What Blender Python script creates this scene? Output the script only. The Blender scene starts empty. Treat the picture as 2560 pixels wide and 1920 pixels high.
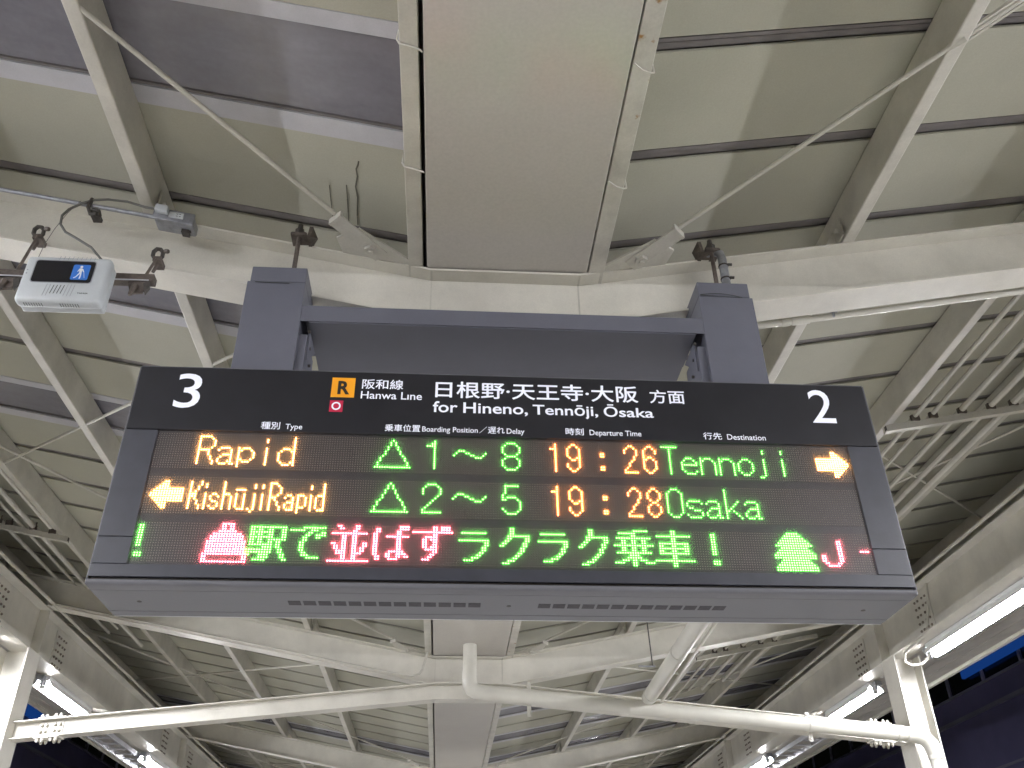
import bpy, bmesh, math, random
from mathutils import Vector, Matrix
import numpy as np
random.seed(7)
C = bpy.context.scene.collection
sc = bpy.context.scene
H = 1.55                                   # camera height above the platform; all heights below are given from the camera

# ------------------------------------------------------------------ camera, world, exposure
F_PX, PITCH, YAW, ROLL = 2254.89, 0.57764017, 0.07537385, -0.01332036
def cam_axes():
    cy, sy, cp, sp = math.cos(YAW), math.sin(YAW), math.cos(PITCH), math.sin(PITCH)
    f = Vector((sy*cp, cy*cp, sp)); r = Vector((cy, -sy, 0)); u = r.cross(f)
    cr, sr = math.cos(ROLL), math.sin(ROLL)
    return cr*r + sr*u, -sr*r + cr*u, f
cam_d = bpy.data.cameras.new('camera'); cam = bpy.data.objects.new('camera', cam_d); C.objects.link(cam)
r_, u_, f_ = cam_axes()
cam.matrix_world = Matrix(((r_.x, u_.x, -f_.x, 0), (r_.y, u_.y, -f_.y, 0), (r_.z, u_.z, -f_.z, H), (0, 0, 0, 1)))
cam_d.sensor_width = 36; cam_d.lens = 36*F_PX/2560; cam_d.clip_start = 0.05; cam_d.clip_end = 500
sc.camera = cam
w = bpy.data.worlds.new('World'); sc.world = w; w.use_nodes = True
nt = w.node_tree; sky = nt.nodes.new('ShaderNodeTexSky'); sky.sky_type = 'NISHITA'; sky.sun_disc = False
sky.sun_elevation = math.radians(1.0); sky.sun_rotation = math.radians(120)
bg = nt.nodes['Background']; nt.links.new(sky.outputs[0], bg.inputs[0]); bg.inputs[1].default_value = 0.004
sc.view_settings.view_transform = 'Standard'; sc.view_settings.look = 'None'
sc.view_settings.gamma = 1; sc.view_settings.use_curve_mapping = False
sc.view_settings.exposure = 0.62
TUBE_E = 205.0
sc.cycles.use_denoising = True; sc.cycles.use_adaptive_sampling = True; sc.cycles.adaptive_threshold = 0.02
try: sc.cycles.denoiser = 'OPENIMAGEDENOISE'
except Exception: pass
sc.cycles.max_bounces = 8; sc.cycles.diffuse_bounces = 5; sc.cycles.glossy_bounces = 3
sc.cycles.caustics_reflective = False; sc.cycles.caustics_refractive = False
sc.cycles.sample_clamp_indirect = 4.0; sc.cycles.sample_clamp_direct = 0.0

# ------------------------------------------------------------------ materials
def principled(name):
    m = bpy.data.materials.new(name); m.use_nodes = True
    return m, m.node_tree, m.node_tree.nodes['Principled BSDF']
def paint(name, col, rough=0.45, dirt=0.10, scale=3.0, bump=0.06, bscale=60.0, dirtcol=None, spec=0.5, metal=0.0, rust=0.0, streak=None, rv=.07, grain=.18):
    """painted or bare surface: a base colour broken up by soft grime, fine orange-peel relief, optional rust spots"""
    m, t, b = principled(name); n = t.nodes; L = t.links
    tc = n.new('ShaderNodeTexCoord'); ge = n.new('ShaderNodeNewGeometry')
    n1 = n.new('ShaderNodeTexNoise'); n1.inputs['Scale'].default_value = scale; n1.inputs['Detail'].default_value = 8; n1.inputs['Roughness'].default_value = 0.62
    if streak:
        mp = n.new('ShaderNodeMapping'); mp.inputs['Scale'].default_value = streak
        L.new(ge.outputs['Position'], mp.inputs[0]); L.new(mp.outputs[0], n1.inputs['Vector'])
    else: L.new(ge.outputs['Position'], n1.inputs['Vector'])
    cr = n.new('ShaderNodeValToRGB'); e = cr.color_ramp.elements
    e[0].position = 0.34; e[1].position = 0.66
    d = dirtcol or tuple(c*(1-2.2*dirt) for c in col)
    e[0].color = (*d, 1); e[1].color = (*[min(1, c*(1+0.35*dirt)) for c in col], 1)
    L.new(n1.outputs[0], cr.inputs[0]); out = cr.outputs[0]
    n2 = n.new('ShaderNodeTexNoise'); n2.inputs['Scale'].default_value = bscale*4; n2.inputs['Detail'].default_value = 2
    L.new(ge.outputs['Position'], n2.inputs['Vector'])
    mx = n.new('ShaderNodeMix'); mx.data_type = 'RGBA'; mx.blend_type = 'MULTIPLY'; mx.inputs[0].default_value = grain
    gr = n.new('ShaderNodeValToRGB'); gr.color_ramp.elements[0].position = 0.3; gr.color_ramp.elements[1].position = 0.7
    gr.color_ramp.elements[0].color = (.62, .62, .62, 1)
    L.new(n2.outputs[0], gr.inputs[0]); L.new(out, mx.inputs[6]); L.new(gr.outputs[0], mx.inputs[7]); out = mx.outputs[2]
    if rust:
        n3 = n.new('ShaderNodeTexNoise'); n3.inputs['Scale'].default_value = 14; n3.inputs['Detail'].default_value = 4
        L.new(ge.outputs['Position'], n3.inputs['Vector'])
        rr = n.new('ShaderNodeValToRGB'); rr.color_ramp.elements[0].position = 0.70-rust*0.1; rr.color_ramp.elements[1].position = 0.755-rust*0.1
        L.new(n3.outputs[0], rr.inputs[0])
        m2 = n.new('ShaderNodeMix'); m2.data_type = 'RGBA'; L.new(rr.outputs[0], m2.inputs[0]); L.new(out, m2.inputs[6])
        m2.inputs[7].default_value = (.30, .15, .035, 1); out = m2.outputs[2]
    L.new(out, b.inputs['Base Color'])
    b.inputs['Metallic'].default_value = metal; b.inputs['Specular IOR Level'].default_value = spec
    rm = n.new('ShaderNodeMapRange'); rm.inputs[3].default_value = max(.05, rough-rv); rm.inputs[4].default_value = min(1, rough+rv)
    L.new(n1.outputs[0], rm.inputs[0]); L.new(rm.outputs[0], b.inputs['Roughness'])
    if bump:
        n4 = n.new('ShaderNodeTexNoise'); n4.inputs['Scale'].default_value = bscale; n4.inputs['Detail'].default_value = 3
        L.new(ge.outputs['Position'], n4.inputs['Vector'])
        bp = n.new('ShaderNodeBump'); bp.inputs['Strength'].default_value = bump; bp.inputs['Distance'].default_value = .01
        L.new(n4.outputs[0], bp.inputs['Height']); L.new(bp.outputs[0], b.inputs['Normal'])
    return m
def flat(name, col, rough=.5, metal=0, emit=None, es=0, spec=.5):
    m, t, b = principled(name); b.inputs['Base Color'].default_value = (*col, 1)
    b.inputs['Roughness'].default_value = rough; b.inputs['Metallic'].default_value = metal
    b.inputs['Specular IOR Level'].default_value = spec
    if emit: b.inputs['Emission Color'].default_value = (*emit, 1); b.inputs['Emission Strength'].default_value = es
    return m
def glow(name, col, s):
    m = bpy.data.materials.new(name); m.use_nodes = True; t = m.node_tree; t.nodes.clear()
    e = t.nodes.new('ShaderNodeEmission'); e.inputs[0].default_value = (*col, 1); e.inputs[1].default_value = s
    o = t.nodes.new('ShaderNodeOutputMaterial'); t.links.new(e.outputs[0], o.inputs[0]); return m
M = {}
M['steel']  = paint('cream_steel_paint', (.74, .715, .64), .38, .09, 2.2, .10, 45)
M['steel2'] = paint('cream_purlin_paint', (.60, .58, .515), .46, .11, 3.0, .16, 30)
M['rusty']  = paint('cream_paint_with_rust', (.62, .60, .54), .42, .12, 5.0, .16, 35, rust=.6)
M['gutter'] = paint('gutter_paint', (.545, .518, .475), .22, .03, .9, .03, 22, spec=.6, rv=.015)
M['roof']   = paint('roof_sheet', (.405, .397, .322), .62, .05, 1.3, .06, 40)
M['joint']  = paint('dark_joint_metal', (.17, .155, .152), .55, .12, 6, .1, 50)
M['sky']    = paint('skylight_sheet', (.205, .20, .225), .24, .09, 1.8, .03, 10, spec=.7, streak=(1.2, 3.2, 1))
M['alu']    = paint('pale_aluminium', (.50, .50, .53), .45, .07, 4, .04, 50)
M['galv']   = paint('galvanised_steel', (.34, .35, .38), .38, .14, 25, .06, 80, metal=.55)
M['pipe']   = paint('cream_pipe_paint', (.60, .585, .52), .30, .05, 3, .012, 40, spec=.55, rv=.02, grain=.08)
M['dark']   = paint('weathered_dark_bolt', (.065, .058, .052), .6, .2, 30, .2, 90)
M['boltb']  = paint('dirty_bolt_paint', (.27, .23, .19), .5, .2, 20, .1, 90)
M['brown']  = paint('brown_rust_primer', (.13, .105, .09), .6, .25, 20, .2, 90)
M['frame']  = paint('charcoal_board_frame', (.042, .044, .058), .42, .10, 10, .03, 120, spec=.55)
M['header'] = paint('black_header_sheet', (.017, .017, .022), .40, .08, 8, .01, 60, spec=.4)
M['post']   = paint('slate_grey_post', (.134, .138, .172), .52, .06, 3, .03, 90)
M['cover']  = paint('grey_bottom_cover', (.145, .145, .162), .48, .05, 4, .03, 70)
M['slot']   = paint('vent_shade', (.055, .052, .06), .7, .2, 60, .1, 200)
M['panel']  = paint('led_module_face', (.034, .024, .023), .50, .10, 20, .03, 200, spec=.75)
M['bridge'] = paint('led_module_bar', (.040, .033, .036), .34, .08, 14, .02, 60, spec=.7)
M['unlit']  = flat('unlit_led', (.26, .22, .18), .35)
M['white']  = flat('white_emissive_print', (.80, .82, .90), .5, emit=(.86, .88, 1.0), es=.16)  # this and the next two emit a little, as if backlit
M['orange'] = flat('orange_emissive_print', (.80, .33, .01), .5, emit=(1, .42, .01), es=.08)
M['crimson']= flat('crimson_emissive_print', (.50, .012, .055), .5, emit=(1, .02, .12), es=.03)
M['black']  = flat('black_print', (.02, .015, .012), .5)
M['plastic']= paint('pale_grey_plastic', (.52, .55, .57), .45, .05, 10, .02, 80)
M['screen'] = flat('black_screen', (.012, .012, .016), .18)
M['blue']   = flat('blue_pictogram', (.03, .16, .55), .45)
M['skin']   = flat('white_pictogram', (.75, .78, .82), .5)
M['ink']    = flat('dark_ink', (.04, .045, .04), .6)
M['cable']  = flat('grey_cable', (.11, .11, .10), .6)
M['tube']   = glow('fluorescent_tube', (.955, .955, 1.0), TUBE_E)
M['batten'] = flat('white_enamel', (.78, .79, .80), .3)
M['floor']  = paint('platform_paving', (.55, .54, .52), .6, .08, 1.5, .1, 30)
M['ballast']= paint('ballast', (.10, .09, .08), .9, .3, 14, .5, 30)
M['tactile']= paint('yellow_tactile_tile', (.65, .45, .04), .6, .1, 8, .1, 60)
M['rail']   = paint('rail_steel', (.25, .22, .20), .35, .1, 20, .05, 60, metal=.8)
M['facade'] = paint('dark_facade', (.22, .21, .40), .6, .10, .6, .05, 8)
M['ledge']  = paint('facade_ledge', (.33, .33, .45), .5, .08, 1, .04, 10)
M['pane']   = flat('night_window', (.010, .010, .018), .08, spec=.6)
M['blueband'] = glow('blue_glow_band', (.015, .085, .40), .26)
M['stain']  = flat('drip_stain', (.13, .125, .10), .8)

# ------------------------------------------------------------------ mesh helpers
class MB:
    """collects shapes; build() links them as ONE mesh object"""
    def __init__(s): s.v = []; s.f = []; s.m = []; s.cur = 0
    def add(s, vs, fs):
        o = len(s.v); s.v += [tuple(v) for v in vs]; s.f += [tuple(i+o for i in f) for f in fs]; s.m += [s.cur]*len(fs); return s
    def hexa(s, p):                                     # 8 points: bottom ring then top ring
        return s.add(p, [(3,2,1,0), (4,5,6,7), (0,1,5,4), (1,2,6,5), (2,3,7,6), (3,0,4,7)])
    def box(s, x0, x1, y0, y1, z0, z1):
        return s.hexa([(x0,y0,z0),(x1,y0,z0),(x1,y1,z0),(x0,y1,z0),(x0,y0,z1),(x1,y0,z1),(x1,y1,z1),(x0,y1,z1)])
    def bar(s, a, b, side, up):                         # box from a to b, half vectors side and up
        a, b, side, up = map(Vector, (a, b, side, up))
        return s.hexa([a-side-up, b-side-up, b+side-up, a+side-up, a-side+up, b-side+up, b+side+up, a+side+up])
    def slopebox(s, x0, x1, y0, y1, zf, d0, d1):        # z = zf(x)+d
        return s.hexa([(x0,y0,zf(x0)+d0),(x1,y0,zf(x1)+d0),(x1,y1,zf(x1)+d0),(x0,y1,zf(x0)+d0),
                       (x0,y0,zf(x0)+d1),(x1,y0,zf(x1)+d1),(x1,y1,zf(x1)+d1),(x0,y1,zf(x0)+d1)])
    def tube(s, pts, r, n=10, cap=True):
        pts = [Vector(p) for p in pts]; rs = r if isinstance(r, (list, tuple)) else [r]*len(pts)
        o = len(s.v); prev = None; rings = []
        for i, p in enumerate(pts):
            d = (pts[min(i+1, len(pts)-1)]-pts[max(i-1, 0)]).normalized()
            if prev is None:
                a = Vector((0,0,1)) if abs(d.z) < .9 else Vector((1,0,0)); x = d.cross(a).normalized()
            else: x = (prev - d*prev.dot(d)).normalized()
            prev = x; y = d.cross(x)
            rings.append([p + rs[i]*(math.cos(k*math.tau/n)*x + math.sin(k*math.tau/n)*y) for k in range(n)])
        vs = [v for r0 in rings for v in r0]; fs = []
        for i in range(len(pts)-1):
            for k in range(n):
                fs.append((i*n+k, i*n+(k+1)%n, (i+1)*n+(k+1)%n, (i+1)*n+k))
        if cap: fs += [tuple(range(n))[::-1], tuple((len(pts)-1)*n+k for k in range(n))]
        return s.add(vs, fs)
    def prism(s, poly, d):                              # polygon of 3-D points pushed along d
        n = len(poly); d = Vector(d); a = [Vector(p) for p in poly]
        return s.add(a+[p+d for p in a], [tuple(range(n))[::-1], tuple(range(n, 2*n))] + [(i, (i+1)%n, n+(i+1)%n, n+i) for i in range(n)])
    def build(s, name, mats, parent=None, org=(0,0,0), smooth=False, bevel=0, seg=2, label=None):
        ox, oy, oz = org
        me = bpy.data.meshes.new(name); me.from_pydata([(x-ox, y-oy, z-oz) for x, y, z in s.v], [], s.f)
        for m in (mats if isinstance(mats, (list, tuple)) else [mats]): me.materials.append(m)
        if any(s.m): me.polygons.foreach_set('material_index', s.m)
        if bevel:
            bm = bmesh.new(); bm.from_mesh(me)
            bmesh.ops.remove_doubles(bm, verts=bm.verts, dist=1e-6)
            bmesh.ops.bevel(bm, geom=[e for e in bm.edges if len(e.link_faces) == 2 and e.calc_face_angle(0) > .5], offset=bevel, segments=seg, profile=.5, affect='EDGES', clamp_overlap=True)
            bm.to_mesh(me); bm.free()
        if smooth:
            me.polygons.foreach_set('use_smooth', [True]*len(me.polygons))
            try: me.set_sharp_from_angle(angle=math.radians(42))
            except Exception: pass
        o = bpy.data.objects.new(name, me); C.objects.link(o)
        if parent: o.parent = parent
        else: o.location = (ox, oy, oz+H)
        if label: o['label'] = label
        return o
ORG = {}
def thing(name, label, cat, loc=(0,0,0), group=None, kind=None):
    o = bpy.data.objects.new(name, None); C.objects.link(o); o.location = (loc[0], loc[1], loc[2]+H)
    o.empty_display_size = .1
    o['label'] = label; o['category'] = cat
    if group: o['group'] = group
    if kind: o['kind'] = kind
    ORG[o.name] = loc; return o
def part(mb, name, mat, t, **k): return mb.build(name, mat, t, ORG[t.name], **k)
def tag(o, label, cat, group=None):
    o['label'] = label; o['category'] = cat
    if group: o['group'] = group
    return o
def sub(mb, name, mat, p, org, **k):                    # a piece one level below a part
    return mb.build(name, mat, p, org, **k)
def copy_tree(o, parent=None):
    c = o.copy(); C.objects.link(c)
    if parent: c.parent = parent
    for ch in list(o.children): copy_tree(ch, c)
    return c
def struct(o): o['kind'] = 'structure'; return o

XC = .2                                                  # centre line of the canopy
def ztf(x): return 2.452 + .195*max(0, abs(x-XC)-.31)    # top flange line of the rafters
def zr(x): return ztf(x)+.2                              # underside of the roof sheets
FR = [-2.53, 2.965, 8.45, 13.94, 19.43, 24.92, 30.41]    # rafters
XL, XR = -5.0, 5.6                                       # canopy edges

# ------------------------------------------------------------------ setting: platform, tracks
g = MB(); g.box(-4.7, 5.1, -14, 62, -2.7, -1.55); struct(g.build('platform', M['floor'], bevel=0))
g = MB(); g.box(-4.98, -4.7, -14, 62, -1.70, -1.545); struct(g.build('platform_kerb', M['floor']))
g = MB(); g.box(5.1, 5.38, -14, 62, -1.70, -1.545); struct(g.build('platform_kerb', M['floor']))
g = MB(); g.box(-4.3, -4.0, -14, 62, -1.55, -1.542); struct(g.build('tactile_paving', M['tactile']))
g = MB(); g.box(4.4, 4.7, -14, 62, -1.55, -1.542); struct(g.build('tactile_paving', M['tactile']))
g = MB(); g.box(-60, 60, -60, 200, -2.8, -2.69); struct(g.build('track_bed', M['ballast']))
for i, x in enumerate((-7.3, -6.2, 6.6, 7.7)):
    g = MB(); g.box(x-.03, x+.03, -14, 62, -2.69, -2.53); tag(g.build('track_rail', M['rail'], org=(x, 0, -2.69)), ['outer rail left of the platform', 'inner rail left of the platform', 'inner rail right of the platform', 'outer rail right of the platform'][i], 'rail', 'rails of the tracks')

# ------------------------------------------------------------------ canopy roof: every sheet, joint and skylight its own piece
J = [1.937-.4945*k for k in range(14, 0, -1)] + [1.937, 2.448, 2.97, 3.475, 3.98, 4.478, 4.985, 5.465, 5.955, 6.445, 6.92, 7.40, 7.88]
while J[-1] < 34: J.append(J[-1]+.4945)
roof = thing('canopy_roof', 'cream sheet roof of the platform canopy sloping up both ways from the central gutter', 'roof', (XC, 3, 2.6), kind='structure')
sheet_cache = {}
def roof_piece(name, mat, xa, xb, y0, y1, d0, d1, key=None):
    """sheet between xa and xb, meshes shared between alike pieces"""
    k = (name, xa, xb, round(y1-y0, 3), d0, d1)
    if k not in sheet_cache:
        mb = MB(); mb.slopebox(xa, xb, 0, y1-y0, zr, d0, d1)
        o = part(mb, name, mat, roof); sheet_cache[k] = o.data
    else:
        o = bpy.data.objects.new(name, sheet_cache[k]); C.objects.link(o); o.parent = roof
    o.location.y = y0; return o
def near(y, ys): return any(abs(y-a) < .12 for a in ys)
SKY_L = [J[J.index(1.937)], 3.475, 4.985, -.05, -1.53, 13.9, 18.8]
SKY_R = [11.3, 12.8, 14.3, 18.8]
for side, (xa, xb), skys in ((-1, (XL, XC-.40), SKY_L), (1, (XC+.42, XR), SKY_R)):
    n = len(J)-1
    is_sky = [False]*n
    for s0 in skys:
        k = min(range(n), key=lambda i: abs(J[i]-s0)); is_sky[k] = True
    for k in range(n):
        y0, y1 = J[k]+.032, J[k+1]-.032
        if is_sky[k]:
            roof_piece('skylight_sheet', M['sky'], xa, xb, J[k]+.03, J[k+1]-.10, .012, .03)
            roof_piece('skylight_frame', M['alu'], xa, xb, J[k+1]-.085, J[k+1]+.004, -.004, .03)
            roof_piece('skylight_frame', M['alu'], xa, xb, J[k]-.045, J[k]+.022, -.004, .03)
            roof_piece('skylight_gasket', M['joint'], xa, xb, J[k+1]-.098, J[k+1]-.087, .004, .03)
        else:
            if k and is_sky[k-1]: y0 = J[k]+.006
            if k+1 < n and is_sky[k+1]: y1 = J[k+1]-.046
            roof_piece('roof_panel', M['roof'], xa, xb, y0, y1, 0, .012)
        if not is_sky[k] and not (k and is_sky[k-1]):
            kk = ('joint', side)
            if kk not in sheet_cache:
                mb = MB(); mb.slopebox(xa, xb, -.036, .036, zr, .036, .040); mb.slopebox(xa, xb, -.024, -.009, zr, .004, .035)
                mb.slopebox(xa, xb, .001, .027, zr, .014, .035)
                o = part(mb, 'joint_channel', M['joint'], roof); sheet_cache[kk] = o.data
            else:
                o = bpy.data.objects.new('joint_channel', sheet_cache[kk]); C.objects.link(o); o.parent = roof
            o.location.y = J[k]
for x0, x1 in ((XL-.05, XL), (XR, XR+.05)):
    mb = MB(); mb.box(x0, x1, J[0], J[-1], zr(x0)-.12, zr(x0)+.12); part(mb, 'eave_trim', M['steel2'], roof)
mb = MB(); mb.slopebox(XL, XC-.3, J[0], J[-1], zr, .075, .09); mb.slopebox(XC+.3, XR, J[0], J[-1], zr, .075, .09); mb.box(XC-.6, XC+.6, J[0], J[-1], zr(XC+.6)+.075, zr(XC+.6)+.095)
part(mb, 'top_cladding', M['joint'], roof)
for xa, za, xb, zb_, n_ in ((4.385, 2.463, 5.5, 2.70, 4), (-3.905, 2.463, -4.95, 2.785, 4)):   # boarded soffit outside the girders, with its fascia
    for k in range(n_):
        f0, f1 = k/n_, (k+1)/n_; a = xa+(xb-xa)*f0; b = xa+(xb-xa)*f1-(.008 if xb > 0 else -.008); z0 = za+(zb_-za)*f0; z1 = za+(zb_-za)*f1
        mb = MB(); mb.hexa([(a,-6,z0),(b,-6,z1),(b,33,z1),(a,33,z0),(a,-6,z0+.02),(b,-6,z1+.02),(b,33,z1+.02),(a,33,z0+.02)]); part(mb, 'soffit_board', M['steel2'], roof)
    mb = MB(); mb.box(min(xb, xb+(.04 if xb > 0 else -.04)), max(xb, xb+(.04 if xb > 0 else -.04)), -6, 33, zb_-.03, zr(xb)+.1); part(mb, 'fascia', M['steel2'], roof)
def streak(pts, wds):
    mb = MB()
    for (a, b), wd in zip(zip(pts, pts[1:]), wds):
        mb.bar((a[0], a[1], zr(a[0])-.002), (b[0], b[1], zr(b[0])-.002), (wd, 0, 0), (0, 0, .0008))
    part(mb, 'drip_stain', M['stain'], roof)
streak([(-.407, 2.555), (-.411, 2.575), (-.420, 2.60), (-.418, 2.64), (-.430, 2.70), (-.426, 2.76), (-.436, 2.87), (-.438, 2.93)], [.003, .0035, .003, .0035, .003, .003, .002])
streak([(-.468, 2.70), (-.471, 2.78), (-.474, 2.86), (-.477, 2.93)], [.002, .0025, .002])
streak([(-.541, 2.72), (-.543, 2.80), (-.546, 2.92)], [.0015, .0018])

# ------------------------------------------------------------------ central box gutter with its angles and wire ties
gut = thing('box_gutter', 'wide flat bottomed box gutter running down the middle of the canopy', 'gutter', (XC, 3, 2.46))
mb = MB(); mb.box(-.130, .540, -6, 33, 2.4575, 2.70); part(mb, 'gutter_tray', M['gutter'], gut, bevel=.004)
mb = MB(); mb.box(-.206, -.146, -6, 33, 2.459, 2.512); mb.box(-.206, -.196, -6, 33, 2.512, 2.68); part(mb, 'side_angle', M['steel2'], gut, bevel=.003)
mb = MB(); mb.box(.546, .612, -6, 33, 2.459, 2.512); mb.box(.602, .612, -6, 33, 2.512, 2.68); part(mb, 'side_angle', M['rusty'], gut, bevel=.003, label='angle beside the gutter with rust spots on the right')
for y in (.8, 1.82, 2.34, 3.9, 4.9, 6.0, 7.1):
    mb = MB(); mb.tube([(-.135, y+.025, 2.462), (-.14, y+.012, 2.453), (-.17, y, 2.452), (-.205, y-.008, 2.453), (-.214, y-.012, 2.47), (-.21, y-.01, 2.52)], .0035, 6); part(mb, 'wire_tie', M['rusty'], gut, smooth=True)
    mb = MB(); mb.tube([(.545, y+.03, 2.462), (.55, y+.022, 2.453), (.58, y+.045, 2.452), (.61, y+.055, 2.453), (.622, y+.06, 2.462), (.62, y+.06, 2.52)], .0035, 6); part(mb, 'wire_tie', M['rusty'], gut, smooth=True)

# ------------------------------------------------------------------ rafters
def rafter(yc, label):
    t = thing('rafter_beam', label, 'beam', (XC, yc, 2.2), 'rafter beams crossing under the canopy')
    xs = [XL+.1, XC-.31, XC+.31, XR-.1]
    def strip(d0, d1, ya, yb):
        m = MB()
        for a, b in zip(xs, xs[1:]): m.slopebox(a, b, ya, yb, ztf, d0, d1)
        return m
    part(strip(-.010, 0, yc-.075, yc+.075), 'top_flange', M['steel'], t)
    part(strip(-.251, -.0105, yc-.006, yc+.006), 'web', M['steel'], t)
    part(strip(-.261, -.2515, yc-.075, yc+.075), 'bottom_flange', M['steel'], t)
    for x in (XC-.31, XC+.31):                            # weld seams at the bends
        m = MB(); m.box(x-.004, x+.004, yc-.0762, yc+.074, 2.4395, 2.4415); m.box(x-.003, x+.003, yc-.0085, yc-.0062, 2.205, 2.44); part(m, 'weld_seam', M['steel2'], t)
    return t
RL = {-2.53: 'cream rafter beam nearest the camera, behind it overhead', 2.965: 'cream rafter beam directly above the departure board', 8.45: 'cream rafter beam seen just below the departure board, between the two columns',
      13.94: 'cream rafter beam low in the picture with bright lower edge', 19.43: 'fourth cream rafter beam in the distance', 24.92: 'fifth cream rafter beam in the distance', 30.41: 'farthest cream rafter beam'}
for y in FR: rafter(y, RL[y])

# ------------------------------------------------------------------ purlins
PX = {-1: [-1.30, -2.31, -3.20, -4.25], 1: [1.72, 2.765, 3.67, 4.80]}
names = ['innermost', 'second', 'third', 'fourth', 'fifth', 'sixth', 'outermost']
for s in (-1, 1):
    for i, x in enumerate(PX[s]):
        t = thing('purlin', '%s cream roof purlin counted from the gutter, %s side of the canopy' % (names[i], 'left' if s < 0 else 'right'), 'purlin', (x, 3, ztf(x)), 'purlins along the canopy')
        x0, x1 = (x-.03, x+.03)
        mb = MB(); mb.hexa([(x0,-6,ztf(x0)+.003),(x1,-6,ztf(x1)+.003),(x1,33,ztf(x1)+.003),(x0,33,ztf(x0)+.003),(x0,-6,zr(x0)-.003),(x1,-6,zr(x1)-.003),(x1,33,zr(x1)-.003),(x0,33,zr(x0)-.003)])
        part(mb, 'channel', M['steel2'], t, bevel=.006)
        for y in FR[:5]:
            mb = MB(); xs = x - s*.034; xe = x - s*.105
            mb.prism([(xs, y-.055, ztf(xs)+.002), (xe, y-.055, ztf(xe)+.002), (xs, y-.055, ztf(xs)+.11)], (0, .008, 0))
            mb.box(x-s*.04-.004, x-s*.04+.004, y-.12, y-.02, ztf(x)+.002, ztf(x)+.10)
            mb.tube([(x-s*.045, y-.09, ztf(x)+.05), (x-s*.062, y-.09, ztf(x)+.05)], .012, 6)
            part(mb, 'cleat', M['steel2'], t)

# ------------------------------------------------------------------ eave girders on the columns
def bolts(mb, pts, n, r=.016, h=.014):
    n = Vector(n).normalized()
    for p in pts: mb.tube([Vector(p), Vector(p)+n*h*.6, Vector(p)+n*h], [r, r, r*.55], 6)
for s, xw, lab in ((-1, -3.79, 'left'), (1, 4.262, 'right')):
    t = thing('eave_girder', 'deep cream plate girder along the %s row of columns' % lab, 'girder', (xw, 3, 2.45), 'girders carrying the canopy')
    mb = MB(); mb.box(xw-.006, xw+.006, -6, 33, 2.4565, 2.8635); part(mb, 'web', M['steel'], t)
    mb = MB(); mb.box(xw-.10, xw+.10, -6, 33, 2.446, 2.456); part(mb, 'bottom_flange', M['steel'], t)
    mb = MB(); mb.box(xw-.10, xw+.10, -6, 33, 2.864, 2.874); part(mb, 'top_flange', M['steel'], t)
    for y in FR:
        mb = MB(); mb.box(xw-s*.095-.004 if s > 0 else xw+.0065, xw-.0065 if s > 0 else xw+.095, y-.005, y+.005, 2.457, 2.863); part(mb, 'stiffener', M['steel'], t)
        zz = ztf(xw)-.262
        if zz > 2.88:
            mb = MB(); mb.box(xw-.09, xw+.09, y-.07, y+.07, 2.8745, zz+.02); part(mb, 'packing_block', M['steel'], t)
        for yy in (y-.82, y+.62):
            mb = MB(); mb.box(xw-s*.0065, xw-s*.013, yy-.15, yy+.15, 2.49, 2.83) if s < 0 else mb.box(xw-.013, xw-.0065, yy-.15, yy+.15, 2.49, 2.83)
            part(mb, 'splice_plate', M['steel'], t)
            mb = MB(); bolts(mb, [(xw-s*.013, yy+dy, z) for dy in (-.10, -.04, .04, .10) for z in (2.52, 2.585, 2.65, 2.715, 2.78)], (-s, 0, 0), .012, .014)
            part(mb, 'bolt_rows', M['boltb'], t)['kind'] = 'stuff'
    # conduit clipped to the girder top
    mb = MB(); xx = xw-s*.155; mb.tube([(xx, -6, 2.892), (xx, 33, 2.892)], .016, 8); tag(mb.build('conduit_pipe', M['steel2'], org=(xx, 3, 2.892), smooth=True), 'long cream conduit along the top of the %s girder' % lab, 'pipe', 'conduits on the girders')

# ------------------------------------------------------------------ columns and tie beams
def hcol(x, y, label):
    t = thing('steel_column', label, 'column', (x, y, -1.55), 'canopy columns')
    mb = MB(); mb.box(x-.125, x-.111, y-.135, y+.135, -1.55, 2.446); part(mb, 'flange', M['steel'], t)
    mb = MB(); mb.box(x+.111, x+.125, y-.135, y+.135, -1.55, 2.446); part(mb, 'flange', M['steel'], t)
    mb = MB(); mb.box(x-.111, x+.111, y-.005, y+.005, -1.55, 2.446); part(mb, 'web', M['steel'], t)
    mb = MB(); mb.box(x-.2, x+.2, y-.2, y+.2, -1.55, -1.53); part(mb, 'base_plate', M['steel'], t)
    return t
for y, nm in ((-2.53, 'behind the camera'), (8.34, 'beyond the departure board'), (19.43, 'far down the platform')):
    for x, sd in ((-3.81, 'left'), (4.295, 'right')):
        hcol(x, y, 'cream steel column %s, %s side of the platform' % (nm, sd))
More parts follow.
